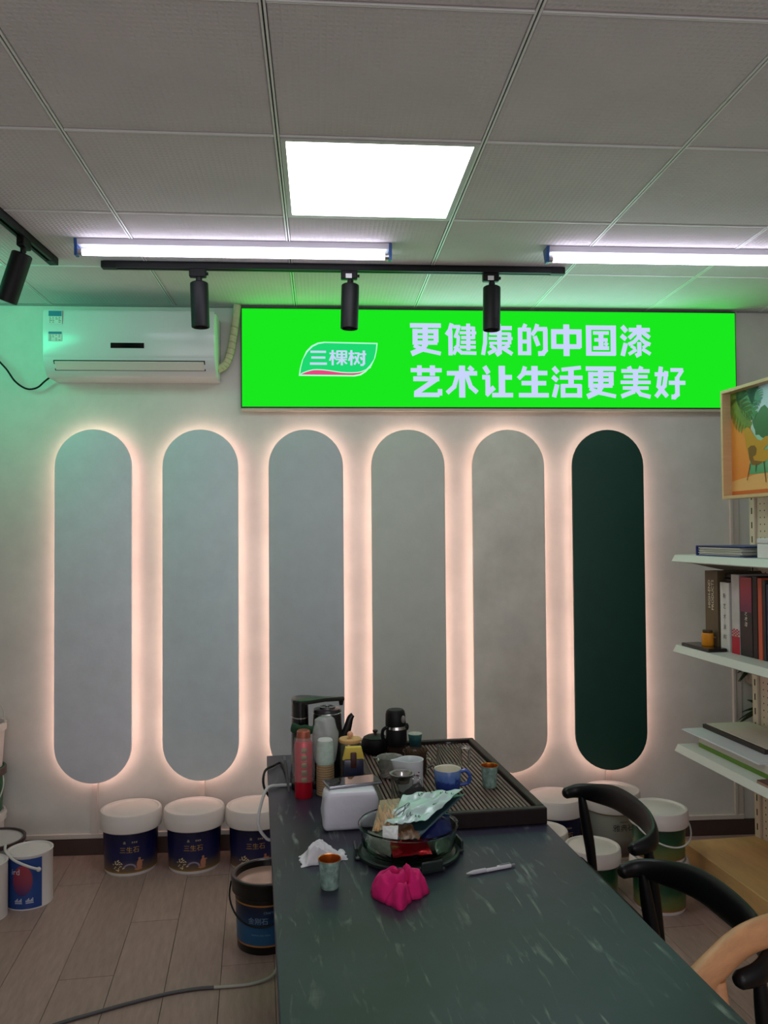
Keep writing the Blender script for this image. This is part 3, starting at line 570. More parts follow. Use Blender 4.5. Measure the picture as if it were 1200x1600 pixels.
mb.build('plastic_bag', M('milky_film', (226, 232, 230), .22, alpha=.30, spec=.8, bump=1., bscale=55), t)
# jar with wooden lid
t = thing('tea_jar', 'round glass jar with pale wooden lid and bead knob', 'jar', at(2.57, .288), AT)
MB().lathe([(0, 0), (.030, 0), (.032, .004), (.032, .154), (.030, .156), (.029, .006), (0, .005)], 32).build('body', M('jar_glass', (210, 205, 190), .03, trans=.9, ior=1.3), t)
MB().lathe([(0, .006), (.028, .006), (.028, .07), (0, .075)], 24).build('tea_leaves', M('dry_tea', (60, 46, 32), .9, var=.4, scale=120, bump=1, bscale=150), t)
l_ = MB().lathe([(0, .155), (.034, .155), (.0355, .158), (.0355, .164), (.034, .166), (0, .166)], 36).build('lid', M('pale_wood', (204, 160, 104), .5, var=.1, scale=30, stretch=(6, 1, 1)), t)
MB().ball((0, 0, .178), .0095, 3).build('knob', M('bead_wood', (214, 160, 124), .45), l_)
# yellow and navy packet
t = thing('tea_packet', 'small navy packet with a yellow folded top beside the tray', 'packet', at(2.505, .290), AT)
mb = MB(); mb.box((-.031, -.016, 0), (.031, .016, .122), bev=.006); crumple(mb, .003, 60, 1).build('pouch', M('navy_foil', (22, 26, 58), .3, spec=.8, var=.4, scale=60), t)
MB().prism([(-.033, .118), (.033, .118), (.024, .156), (-.024, .156)], -.011, .011, bev=.003).build('yellow_top', M('yellow_card', (206, 182, 72), .6), t)
MB().box((-.010, -.0185, .095), (.008, -.0100, .142), bev=.003).build('seal', M('seal_brown', (62, 28, 24), .5), t)
# grey slab
def hang(o):
    o.parent = station; o.matrix_parent_inverse = (Matrix.Translation(station.location) @ Matrix.Rotation(AT, 4, 'Z')).inverted()
o = MB().box((-.004, -.025, 0), (.004, .025, .1), bev=.002, mat=Matrix.Rotation(-.12, 4, 'Y')).build('grey_board', M('grey_slab', (88, 90, 90), .5), None, smooth=False, loc=at(2.625, .099), rz=AT)
tag(o, 'small grey board standing on edge at the left of the black pump tower', 'board')
o = MB().tube([uv(2.72, .10, TZ+.006), uv(2.905, .085, TZ+.006), uv(2.875, .055, TZ+.007), uv(2.83, .028, TZ+.004), uv(2.80, .022, TZ-.03), uv(2.795, .040, TZ-.07), uv(2.79, .10, TZ-.16), uv(2.78, .16, .3), uv(2.7, .2, .005)], .0042, 8).build('power_cord', m_bsat)
hang(o)
o = MB().tube([uv(2.62, .16, TZ+.025), uv(2.655, .105, TZ+.006), uv(2.655, .07, TZ+.006), uv(2.63, .033, TZ+.007), uv(2.60, .012, TZ-.035), uv(2.57, .004, TZ-.085), uv(2.56, .030, TZ-.125), uv(2.55, .08, TZ-.16), uv(2.5, .15, .3), uv(2.46, .2, .006)], .005, 8).build('water_hose', M('cord_white', (190, 192, 190), .5))
hang(o); o['label'] = 'white hose'
# tissue pack with phone
t = thing('tissue_pack', 'white soft tissue pack lying under the phone', 'tissue pack', at(2.28, .250), AT)
mb = MB(); mb.box((-.07, -.045, 0), (.07, .045, .104), bev=.012, seg=4)
bmesh.ops.subdivide_edges(mb.bm, edges=[e for e in mb.bm.edges if e.calc_length() > .03], cuts=5, use_grid_fill=True)
for v in mb.bm.verts:
    k = v.co.z/.104; v.co.x *= 1+.10*math.sin(k*PI)-.03*k; v.co.x += .006*k; d = noise.noise(v.co*38); v.co.x += d*.004; v.co.y += noise.noise(v.co*42+Vector((3, 0, 0)))*.003
mb.build('wrapper', M('soft_white', (208, 210, 220), .35, bump=.25, bscale=40), t)
t = thing('phone', 'smartphone lying face up on the white tissue pack', 'phone', at(2.312, .264, TZ+.1035), AT+.17)
MB().box((-.077, -.037, 0), (.077, .037, .0085), bev=.0035, seg=3).build('case', M('phone_edge', (150, 152, 158), .25, .7), t)
MB().box((-.0745, -.0345, .0082), (.0745, .0345, .0092), bev=.0003).build('screen', M('phone_glass', (18, 18, 20), .04, spec=.9), t, smooth=False)
# tissue
def sheet(name, nx, ny, fn, mat, thick=.001, **k):
    V = [fn(i/nx, j/ny) for j in range(ny+1) for i in range(nx+1)]; F = [(j*(nx+1)+i, j*(nx+1)+i+1, (j+1)*(nx+1)+i+1, (j+1)*(nx+1)+i) for j in range(ny) for i in range(nx)]
    mb = MB().add(V, F); o = mb.build(name, mat, angle=60, **k); s_ = o.modifiers.new('t', 'SOLIDIFY'); s_.thickness = thick; return o
def tis(a, b):
    x = (a-.5)*.115; y = (b-.5)*.075*(1-.35*a)
    e = min(a, 1-a, b, 1-b); z = .040*min(1, e*5)*(math.exp(-((a-.38)/.25)**2)*.95+.25)*(1-.35*abs(math.sin(9*b+5*a)))
    z += .012*max(0, noise.noise(Vector((a*5, b*5, 2)))) ; return (x+.006*noise.noise(Vector((a*7, b*7, 0))), y+.35*x*.4+.006*noise.noise(Vector((a*7, b*7, 5))), max(.0012, z))
tag(sheet('crumpled_tissue', 34, 26, tis, M('tissue_white', (222, 224, 228), .8), loc=at(2.055, .162), rz=AT), 'crumpled white tissue on the table behind a small cup', 'tissue')
# magenta cloth
keys = [(0, .066), (40, .060), (75, .046), (100, .050), (135, .062), (180, .060), (215, .052), (240, .056), (262, .074), (285, .048), (305, .036), (335, .054), (360, .066)]
def rim_r(d):
    for (a, r), (b, q) in zip(keys, keys[1:]):
        if a <= d <= b: t_ = (d-a)/(b-a); t_ = t_*t_*(3-2*t_); return r+(q-r)*t_
V, F = [(.0, .005, .052)], []; NR, NT = 34, 150
for k in range(1, NR+1):
    rho = k/NR
    for q in range(NT):
        d = 360*q/NT; th = math.radians(d); wv = noise.noise(Vector((math.cos(th)*1.3, math.sin(th)*1.3, rho*1.2)))
        r0 = rim_r(d)*rho; px_, py_ = r0*math.cos(th)-.010, r0*math.sin(th)-.014; nz = noise.noise(Vector((px_*22, py_*22, 3))); pleat = abs(math.sin(2.4*math.atan2(py_, px_)+3.2*nz+28*math.hypot(px_, py_)))**.8; r = r0*(1+.08*(pleat-.5)*rho)
        z = .060*max(0, 1-rho**3)**.6*(.62+.38*pleat)
        if -45 < ((d+180) % 360)-180 < 70: z = .060*max(0, 1-rho**3.2)**.6*(.86+.14*pleat)          # the rounded right-hand lobe
        p = Vector((r*math.cos(th), r*math.sin(th), z)); c_ = (.5-abs(noise.noise(p*30))*2.2)*.009*(1-rho**6); z2 = p.z+c_-.016*math.exp(-((p.x-.012+.25*p.y)/.006)**2)*(1-rho**4)
        V.append((p.x+.005*noise.noise(p*30+Vector((5, 0, 0))), p.y+.005*noise.noise(p*30+Vector((0, 9, 0))), max(.0015 if k < NR else .0006, z2)))
F += [(0, 1+q, 1+(q+1) % NT) for q in range(NT)]
F += [(1+(k-1)*NT+q, 1+k*NT+q, 1+k*NT+(q+1) % NT, 1+(k-1)*NT+(q+1) % NT) for k in range(1, NR) for q in range(NT)]
o = MB().add(V, F).build('magenta_cloth', M('magenta_cloth', (206, 22, 108), .85, bump=.2, bscale=300), loc=at(1.825, .312), rz=AT, angle=70)
so = o.modifiers.new('t', 'SOLIDIFY'); so.thickness = .0012; so.offset = 1
tag(o, 'crumpled bright magenta cloth lying in front of the glass bowl', 'cloth')
# pen
p0, p1 = Vector(at(1.898, .484)), Vector(at(1.930, .613)); dd = p1-p0
t = thing('pen', 'clear and white push-button pen lying on the table', 'pen', (p0.x, p0.y, TZ+.0052), math.atan2(dd.y, dd.x)-PI/2)
Rp = Matrix.Rotation(-PI/2, 4, 'X'); L = dd.length
MB().lathe([(0, 0), (.0012, .001), (.0045, .016), (.005, .02), (.005, .052), (0, .052)], 16, Rp).build('grip', M('pen_clear', (188, 190, 196), .2), t)
MB().lathe([(0, .052), (.0052, .052), (.0052, L-.014), (.004, L-.012), (0, L-.012)], 16, Rp).build('barrel', M('pen_white', (212, 214, 220), .3), t)
MB().lathe([(0, L-.012), (.003, L-.012), (.003, L-.001), (0, L)], 12, Rp).build('button', M('pen_grey', (120, 122, 128), .3), t)
MB().box((-.0015, .09, .005), (.0015, L-.014, .0072), bev=.0006).build('clip', M('pen_grey', (120, 122, 128), .3), t)
MB().box((-.0022, .052, .0046), (.0022, .082, .0056)).build('print', M('pen_print', (40, 40, 44), .4), t)
# ---- glass bowl with packets
BU, BV = 2.053, .375
t = thing('glass_bowl', 'round clear glass bowl on a dark plastic base full of snack packets', 'bowl', at(BU, BV), AT)
MB().lathe([(0, .014), (.100, .014), (.110, .018), (.117, .03), (.122, .072), (.126, .075), (.1265, .078), (.124, .080), (.119, .075), (.113, .032), (.106, .022), (0, .020)], 56).build('bowl', M('bowl_glass', (228, 238, 232), .02, trans=1., ior=1.3), t)
bs = MB().lathe([(0, .001), (.118, .001), (.127, .004), (.129, .012), (.124, .015), (.118, .0105), (0, .0105)], 56).build('base_tray', M('base_dark', (34, 44, 42), .35), t)
for a in (PI*.98, PI*.03, -PI*.42):
    Rm = Matrix.Rotation(a, 4, 'Z'); mb = MB(); mb.box((.122, -.035, .002), (.136, .035, .010), bev=.003, mat=Rm); mb.box((.130, -.028, .006), (.137, .028, .030), bev=.003, mat=Rm); mb.build('clip', MC['base_dark'], bs, smooth=False)
def local(u, v, z): return ((v-BV), (u-BU), z-TZ)
def pouch(name, label, corners, puff, mat, seed=0, amp=.004, n=14):
    """four 3-D corners (tl, tr, br, bl) in metres from the bowl centre; a puffed pouch"""
    A, B, Cc, D = [Vector(c) for c in corners]; nr = (B-A).cross(D-A).normalized(); nr = nr if nr.z > 0 else -nr
    mb = MB(); idx = {}
    def P(s, a, b):
        p = (A*(1-a)+B*a)*(1-b)+(D*(1-a)+Cc*a)*b; e = min(a, 1-a)*min(b, 1-b)*4
        return p + nr*(s*puff*(max(e, 0)**.6)) + nr*(amp*noise.noise(Vector((a*6+seed, b*6, seed))))
    for s in (1, -1):
        V = [P(s, i/n, j/n)+nr*s*.0004 for j in range(n+1) for i in range(n+1)]
        F = [(j*(n+1)+i, j*(n+1)+i+1, (j+1)*(n+1)+i+1, (j+1)*(n+1)+i) for j in range(n) for i in range(n)]
        mb.add(V, F)
    bmesh.ops.recalc_face_normals(mb.bm, faces=mb.bm.faces[:])
    o = mb.build(name, mat, loc=at(BU, BV), rz=AT, angle=50); tag(o, label, 'packet', 'snack packets in the glass bowl'); return o, P, nr
m_mint = M('mint_foil', (178, 204, 200), .36, .12, bump=.5, bscale=28, spec=.7)
o, P, nr = pouch('mint_packet', 'crumpled mint foil packet with fish drawing on top of the bowl', ((.002, .067, .126), (.160, .067, .134), (.033, -.053, .098), (-.069, -.055, .096)), .006, m_mint, 2, .010)
def on_packet(a, b, s=1): return P(s, a, b)+nr*.0016
mb = MB(); ring = []
for k in range(24):
    th = 2*PI*k/24; ring.append(on_packet(.18+.13*math.cos(th)*.75+.05*math.sin(th), .60-.14*math.sin(th)*.9-.06*math.cos(th)))
mb.sweep(ring, (.0009, .0006), 5, up=nr, closed=True)
mb.sweep([on_packet(.10+.0*k, .74+.03*k) for k in range(3)] + [on_packet(.06, .86), on_packet(.02, .78), on_packet(.10, .72)], (.0009, .0006), 5, up=nr)
mb.sweep([on_packet(.22+.015*k, .5+.06*k) for k in range(5)], (.0008, .0006), 5, up=nr)
for (a, b) in ((.45, .84), (.50, .80), (.66, .86), (.72, .84), (.30, .1), (.36, .12), (.5, .08), (.72, .18), (.8, .16), (.88, .12), (.78, .5), (.84, .55)):
    q = [on_packet(a+.03*math.cos(k*1.1), b+.04*math.sin(k*1.7)) for k in range(6)]; mb.sweep(q, (.0007, .0005), 4, up=nr)
k_ = mb.build('ink_drawing', M('ink_teal', (34, 58, 62), .5), o, smooth=False); k_['kind'] = 'stuff'
pouch('teal_packet', 'dark teal edged packet under the mint foil one', ((.05, .062, .108), (.164, .060, .122), (.002, -.092, .066), (-.045, -.088, .066)), .003, M('teal_foil', (40, 66, 74), .3, .4), 5, .002)
o, P2, n2 = pouch('biscuit_packet', 'clear bag of thin brown snack sticks at the bowl left side', ((-.064, .047, .122), (-.012, .047, .124), (-.045, -.070, .088), (-.100, -.062, .084)), .012, M('bag_beige', (206, 188, 150), .3, alpha=.35, bump=.6, bscale=40), 7, .004)
mb = MB(); rr = random.Random(5)
for k in range(34):
    a, b = rr.uniform(.1, .8), rr.uniform(.3, .92); p = P2(rr.choice((-.5, .2, .6)), a, b); d = Vector((rr.uniform(-.3, .3), 1, rr.uniform(.1, .5))).normalized()*.013
    mb.sweep([p-d, p, p+d], (.0026, .0026), 6)
s_ = mb.build('snack_sticks', M('stick_tan', (196, 148, 96), .7, var=.15, scale=90), o)
pouch('blue_packet', 'round dark blue packet at the right side of the glass bowl', ((.035, .030, .080), (.112, .030, .084), (.108, -.030, .050), (.02, -.080, .056)), .020, M('navy_foil2', (24, 34, 92), .3, .2, bump=.3, bscale=30), 9, .004)
pouch('brown_packet', 'brown packet in the middle of the bowl below the mint one', ((-.03, .0, .082), (.03, .0, .082), (.012, -.090, .070), (-.035, -.092, .070)), .008, M('brown_foil', (104, 74, 48), .4, .1, var=.2, scale=30), 11, .003)
pouch('white_sachet', 'small white sachet at the front of the bowl beside the snack sticks', ((-.074, -.06, .094), (-.036, -.064, .094), (-.044, -.099, .074), (-.078, -.085, .074)), .003, M('sachet_white', (196, 202, 200), .4), 13, .002)
pouch('red_packet', 'shiny red foil packet low in the glass bowl', ((-.05, .0, .050), (.035, -.005, .054), (.040, -.098, .034), (-.055, -.096, .032)), .010, M('red_foil', (190, 20, 34), .2, .5, bump=.6, bscale=45), 15, .003)
pouch('cream_packet', 'cream packet standing at the left inside the glass bowl', ((-.104, -.015, .070), (-.06, -.08, .070), (-.056, -.078, .025), (-.098, -.012, .025)), .006, M('cream_foil', (172, 176, 164), .4), 17, .003)
pouch('green_packet', 'dull green packet at the right inside the glass bowl', ((.045, -.03, .056), (.10, .0, .058), (.095, -.05, .030), (.055, -.09, .028)), .012, M('olive_foil', (78, 104, 84), .4, .2, var=.3, scale=35), 19, .003)
pouch('dark_packet', 'dark wrapper sticking up behind the mint foil packet', ((-.01, .097, .112), (.045, .095, .150), (.062, .09, .128), (.01, .06, .100)), .003, M('black_foil', (24, 26, 28), .35), 21, .002)
pouch('lower_packet', 'dark brown packet at the bottom of the glass bowl', ((-.07, .07, .034), (.07, .07, .034), (.06, -.07, .030), (-.06, -.07, .030)), .006, M('cocoa_foil', (56, 40, 34), .4, .1), 23, .003)

# ================================================================= BUCKETS
def bucket(label, loc, rb, rt, h, lid_r, lid_h, m_body, m_label, z0, z1, rz=0., m_lid=None, m_band=None, handle=None, txt=None, art=None, group='paint buckets on the floor', handle_drop=1., cat='bucket', deep=None):
    t = thing('paint_bucket', label, cat, loc, rz, group)
    rad = lambda z: rb+(rt-rb)*z/h
    body = MB().lathe([(0, .004), (rb-.008, .004), (rb-.006, 0), (rb-.002, 0), (rb, .003), (rad(h-.034), h-.034), (0, h-.034)], 48).build('body', m_body, t)
    zz = h
    MB().lathe([(rt-.004, zz-lid_h+.008), (lid_r-.010, zz-lid_h), (lid_r-.004, zz-lid_h+.006), (lid_r-.002, zz-.018), (lid_r, zz-.012), (lid_r, zz+.002), (lid_r-.004, zz+.005), (lid_r-.014, zz+.005), (lid_r-.018, zz+.001), (lid_r-.021, zz-.024), (0, zz-.024)] if deep else [(rt-.004, zz-lid_h+.008), (lid_r-.006, zz-lid_h), (lid_r-.002, zz-lid_h+.004), (lid_r, zz-lid_h*.45), (lid_r-.001, zz-lid_h*.42), (lid_r-.002, zz-.006), (lid_r-.006, zz+.002), (lid_r-.014, zz+.003), (lid_r-.02, zz-.003), (lid_r*.62, zz-.002), (lid_r*.58, zz+.001), (0, zz+.001)], 56).build('lid', m_lid or m_body, t)
    if deep: MB().lathe([(lid_r*.85, h-.021), (lid_r*.4, h-.020), (0, h-.021)], 48).build('film', deep, t)
    if m_label:
        lb = MB().lathe([(rad(z0)+.0008, z0), (rad(z1)+.0008, z1)], 56).build('wrap_label', m_label, t)
        if m_band:
            for z in (z0, z1-.006): MB().lathe([(rad(z)+.0012, z), (rad(z+.006)+.0012, z+.006)], 56).build('gold_band', m_band, lb)
        def wrap(z, off=.0016, a0=0.):
            def fn(x, y):
                r = rad(z+y)+off; a = x/r+a0; return (r*math.sin(a), -r*math.cos(a), z+y)
            return fn
        if txt:
            for body_t, size, zt, xo, mat in txt:
                f = wrap(zt); mb = MB(); text(mb, body_t, size, lambda x, y: f(x+xo, y)); mb.build('lettering', mat, lb, smooth=False)
        if art: art(lb, wrap)
    if handle:
        r, z = lid_r+.002, h-lid_h*.6
        pts = [(-r, 0, z)] + [(-(r+.004)*math.cos(a), -math.sin(a)*(r+.004), z-handle_drop*math.sin(a)*.085) for a in [PI*k/10 for k in range(1, 10)]] + [(r, 0, z)]
        MB().tube(pts, .0035, 8, 3).build('handle', handle, t)
    return t
m_wp = M('white_plastic', (222, 220, 216), .42, spec=.4); m_wlid = M('white_lid', (212, 204, 199), .45)
m_navy = GRAD('navy_label', [(0, (120, 98, 62)), (.16, (86, 72, 66)), (.34, (30, 34, 74)), (.6, (20, 24, 72)), (1, (14, 18, 56))], 'Z', .012, .185, .3, .1, 20)
m_gold = M('gold_ink', (196, 156, 74), .35, .5); m_figure = M('figure_ink', (176, 120, 92), .5); m_cream = M('cream_ink', (214, 196, 150), .5); m_bandg = M('band_gold', (150, 116, 60), .4, .4)
def ornaments(lb, wrap):
    f = wrap(.05, .0018); rr = random.Random(2)
    mb = MB()
    for k in range(26):
        x = -.052+rr.gauss(0, .011); y = rr.uniform(-.028, .03)*(1-abs(x+.052)*22); q = [(x+.0035*math.cos(a), y+.003*math.sin(a)) for a in [2*PI*i/7+rr.random() for i in range(7)]]
        mb.add([f(*p) for p in q], [tuple(range(7))])
    mb.build('flower_art', m_cream, lb, smooth=False)
    mb = MB()
    for x, y, a, b in ((.045, .0, .013, .022), (.045, .026, .006, .006), (.053, .014, .012, .004), (.040, -.02, .018, .006)):
        mb.add([f(x+a*math.cos(2*PI*i/14), y+b*math.sin(2*PI*i/14)) for i in range(14)], [tuple(range(14))])
    mb.build('figure_art', m_figure, lb, smooth=False)
    mb = MB(); V = []; n = 14
    for i in range(n+1):
        a = PI*i/n; V += [f(.001+.030*math.cos(a), -.014+.022*math.sin(a)), f(.001+.022*math.cos(a), -.014+.015*math.sin(a))]
    mb.add(V, [(2*i, 2*i+1, 2*i+3, 2*i+2) for i in range(n)]); mb.build('bridge_art', M('bridge_ink', (140, 128, 150), .5), lb, smooth=False)
stone = [('三生石', .030, .118, 0, m_gold), ('艺术漆', .009, .153, .022, m_cream), ('品', .012, .153, -.022, m_cream)]
for x, y, rz, lab in ((-.948, 3.970, .18, 'white-lidded navy paint bucket by the skirting, leftmost of three'), (-.654, 3.970, .12, 'white-lidded navy paint bucket by the skirting, middle of three'), (-.366, 3.970, .08, 'white-lidded navy paint bucket half hidden by the black-rimmed bucket and table edge')):
    bucket(lab, (x, y, 0), .117, .127, .272, .142, .078, m_wp, m_navy, .014, .202, rz, m_wlid, m_bandg, None, stone, ornaments, 'white-lidded navy buckets')
bucket('white-lidded navy paint bucket right of the tea tray, behind the table', (1.078, 3.978, 0), .115, .124, .272, .136, .078, m_wp, m_navy, .014, .2, .1, m_wlid, m_bandg, None, stone, ornaments, 'white-lidded navy buckets')
m_grey = GRAD('grey_label', [(0, (84, 70, 66)), (.3, (120, 108, 102)), (.45, (150, 150, 140)), (1, (166, 168, 156))], 'Z', .014, .21, .4, .25, 14)
bucket('grey-labelled white paint bucket behind the black chair below the dark green panel', (1.352, 3.965, 0), .115, .126, .300, .137, .085, m_wp, m_grey, .014, .215, .05, m_wlid, m_bandg, None, [('雅典石', .036, .150, .012, M('ink_dark', (50, 48, 44), .5)), ('质感涂料', .010, .18, .012, MC['ink_dark'])], None, 'grey-labelled bucket')
m_green = GRAD('green_label', [(0, (112, 108, 52)), (.3, (92, 108, 62)), (.6, (24, 74, 46)), (1, (14, 50, 34))], 'Z', .012, .145, .3, .35, 16)
def green_bucket(label, loc, h=.2, hd=None):
    return bucket(label, loc, .102, .108, h, .121, .062, m_wp, m_green, .014, h-.058, .3, m_wlid, M('band_copper', (150, 100, 62), .4, .3), hd, None, None, 'green-labelled buckets')
green_bucket('green-labelled white paint bucket on the floor, lower one of the stack', (1.352, 3.385, 0))
green_bucket('green-labelled white paint bucket with wire handle, upper one of the stack', (1.352, 3.385, .2035), .2, M('handle_white', (206, 208, 204), .4))
green_bucket('green-labelled white paint bucket between the table edge and the stack', (1.115, 3.525, 0), .2)
green_bucket('white-lidded paint bucket mostly hidden behind the table corner at the tray', (.945, 3.73, 0), .2)
m_blueg = GRAD('deep_blue_label', [(0, (28, 80, 118)), (.45, (30, 84, 128)), (.75, (20, 44, 78)), (1, (16, 28, 52))], 'Z', .03, .17, .3, .3, 14)
bucket('black-rimmed blue paint bucket with wire handle at the left table edge', (-.258, 3.205, 0), .108, .118, .262, .132, .058, M('black_bucket', (16, 15, 15), .3), m_blueg, .03, .185, -.1, None, M('band_amber', (176, 120, 58), .4, .3), m_bsat, [('金刚石', .026, .125, -.01, M('ink_pale', (120, 150, 176), .5)), ('CRAFT', .012, .157, .03, MC['ink_pale']), ('PREMIUM WALL FINISH', .007, .075, 0, MC['ink_pale'])], None, 'black-rimmed bucket', 1.3, deep=M('wet_film', (150, 118, 108), .12, spec=.6, bump=.25, bscale=14))
# can group at left edge
m_tin = M('tin_white', (206, 202, 200), .35, spec=.5)
def can(label, loc, r, h, rz, m_label, a0, a1, txt=None, art=None, handle=None, lidm=None, rimm=None, grp='paint cans at the left edge'):
    t = thing('paint_can', label, 'paint can', loc, rz, grp)
    MB().lathe([(0, .002), (r-.004, .002), (r-.002, 0), (r+.001, .001), (r, .005), (r, h-.008), (r+.002, h-.005), (r+.002, h), (r-.004, h+.001), (r-.006, h-.004)], 48).build('shell', m_tin, t)
    MB().lathe([(r-.004, h+.001), (r-.008, h-.005), (r-.014, h-.006), (r-.016, h-.003), (0, h-.003)], 48).build('lid', lidm or m_tin, t)
    if rimm: MB().lathe([(r-.003, h-.014), (r+.005, h-.012), (r+.005, h+.004), (r-.004, h+.005), (r-.009, h-.002)], 48).build('rim', rimm, t)
    if m_label:
        lb = MB().lathe([(r+.0006, .006), (r+.0006, h-.012)], 48, a0=a0, a1=a1).build('wrap_label', m_label, t)
        def wrap(z, off=.0014):
            return lambda x, y: ((r+off)*math.sin(x/r), -(r+off)*math.cos(x/r), z+y)
        if art: art(lb, wrap)
    if handle:
        MB().tube(handle, .0055, 10, 4).build('handle', M('handle_pale', (196, 194, 190), .35), t)
        MB().ball(handle[-1], .010, 2).build('handle_end', MC['handle_pale'], t)
    return t
def blue_art(lb, wrap):
    f = wrap(.122); n = 30; mb = MB(); rings = 8
    V = [f(.002, 0)]+[f(.002+.040*q/rings*math.cos(2*PI*i/n), .062*q/rings*math.sin(2*PI*i/n)) for q in range(1, rings+1) for i in range(n)]
    mb.add(V, [(0, 1+i, 1+(i+1) % n) for i in range(n)]+[(1+q*n+i, 1+q*n+(i+1) % n, 1+(q+1)*n+(i+1) % n, 1+(q+1)*n+i) for q in range(rings-1) for i in range(n)])
    mb.build('red_ellipse_print', GRAD('red_ellipse', [(0, (60, 44, 96)), (.5, (128, 50, 74)), (1, (150, 58, 70))], 'Z', .06, .165, .4, .05), lb, smooth=False)
    f2 = wrap(.158, .0022); mb = MB(); text(mb, 'ird', .034, lambda x, y: f2(x-.026, y)); mb.build('lettering', M('ink_white', (200, 204, 214), .5), lb, smooth=False)
    f3 = wrap(.035, .002); mb = MB()
    for x0 in (-.028, .016):
        for k in range(6): mb.add([f3(x0+.005*k+dx, dy*(1+.6*((k*7) % 3))) for dx, dy in ((0, 0), (.003, 0), (.003, .007), (0, .007))], [(0, 1, 2, 3)])
        mb.add([f3(x0+dx, dy) for dx, dy in ((0, -.006), (.03, -.006), (.03, -.003), (0, -.003))], [(0, 1, 2, 3)])
    mb.build('tool_icons', MC['ink_white'], lb, smooth=False)
def grey_tabs(lb, wrap):
    f = wrap(.03); mb = MB(); rr = random.Random(8)
    for k in range(22):
        y = .004*k+.02; mb.add([f(.055+dx, y+dy) for dx, dy in ((0, 0), (rr.uniform(.006, .014), 0), (.006, .0015), (0, .0015))], [(0, 1, 2, 3)])
    mb.build('small_print', M('print_grey', (130, 128, 130), .6), lb, smooth=False)
can('blue paint can with red oval print and pale handle at the left edge', (-1.290, 3.632, 0), .092, .222, 0, M('can_blue', (34, 66, 128), .35), -PI*.98, -.70, None, blue_art, [(-.100, -.005, .238), (-.080, -.055, .234), (-.03, -.098, .212), (.03, -.104, .186), (.066, -.086, .166)])
can('white paint can cut by the left frame edge, in front of the blue can', (-1.425, 3.50, 0), .088, .222, .3, M('can_white', (196, 190, 188), .4), -PI*.98, .3, None, grey_tabs)
can('large white can with a dark rim behind the blue can', (-1.495, 3.755, 0), .132, .222, 0, None, 0, 1, None, None, None, M('lid_grey', (186, 184, 182), .4), M('rim_dark', (58, 44, 44), .4))
for k, (z, h, ml, ml2, lab) in enumerate(((0, .262, m_tin, None, 'white bucket at the bottom of the left edge stack'), (.264, .205, M('can_green', (40, 92, 62), .4), M('lid_brown', (74, 58, 56), .4), 'green bucket with dark lid in the middle of the left edge stack'), (.470, .205, M('can_pinkish', (204, 196, 192), .4), M('rim_pale', (200, 198, 192), .4), 'open white bucket on top of the left edge stack'))):
    t = thing('paint_pail', lab, 'bucket', (-1.662, 4.0, z), 0, 'stack of pails at the left edge')
    r0, r1 = .106, .118
    pr = [(0, .003), (r0-.004, .003), (r0, 0), (r1, h-.006), (r1+.004, h-.004), (r1+.004, h+.0015)]
    pr += [(r1-.004, h+.0015), (r1-.006, h-.006), (r0-.005, .010), (0, .010)] if k == 2 else [(r1-.004, h+.0015), (r1-.008, h-.004), (0, h-.004)]
    MB().lathe(pr, 44).build('body', ml, t)
    if ml2: MB().lathe([(r1+.001, h-.035), (r1+.007, h-.033), (r1+.007, h-.002), (r1+.0045, h+.001), (r1+.0035, h-.02)], 44).build('rim', ml2, t)
    if k == 0: MB().lathe([(r1, h-.04), (r1+.008, h-.036), (r1+.006, h-.03), (r1+.009, h-.012), (r1+.005, h-.002)], 44).build('rim', M('rim_pale', (200, 198, 192), .4), t)
    if k == 1:
        MB().tube([(.12, -.01, h-.03), (.13, -.03, h-.08), (.118, -.05, h-.13), (.09, -.085, h-.16), (.0, -.125, h-.17), (-.09, -.085, h-.15), (-.12, 0, h-.03)], .003, 8).build('handle', M('wire_pale', (190, 196, 180), .4), t)
        mb = MB(); mb.add([((.1125)*math.sin(1.0+.18*math.cos(2*PI*i/14)), -.1125*math.cos(1.0+.18*math.cos(2*PI*i/14)), .1+.02*math.sin(2*PI*i/14)) for i in range(14)], [tuple(range(14))]); mb.build('emblem', M('ink_white2', (206, 216, 206), .5), t, smooth=False)
    if k == 2: MB().tube([(.121, 0, h-.02), (.124, -.01, h+.05), (.10, -.03, h+.105), (0, -.04, h+.15), (-.1, -.03, h+.1), (-.121, 0, h-.02)], .003, 8, 2).build('handle', MC['wire_pale'], t)
# floor cable
t = thing('floor_cable', 'grey cable with a pale end crossing the floor to the table', 'cable', (0, 0, 0))
MB().tube([(-1.25, 2.46, .006), (-1.0, 2.63, .006), (-.869, 2.716, .006), (-.789, 2.757, .006), (-.68, 2.81, .006), (-.565, 2.858, .006), (-.47, 2.882, .006), (-.41, 2.886, .006)], .006, 10).build('grey_run', M('cable_grey', (74, 72, 74), .5), t)
MB().tube([(-.412, 2.886, .006), (-.35, 2.889, .006), (-.28, 2.90, .006), (-.22, 2.93, .012), (-.19, 2.98, .03), (-.15, 2.99, .05)], .0052, 10).build('pale_run', M('cable_pale', (166, 164, 154), .5), t)

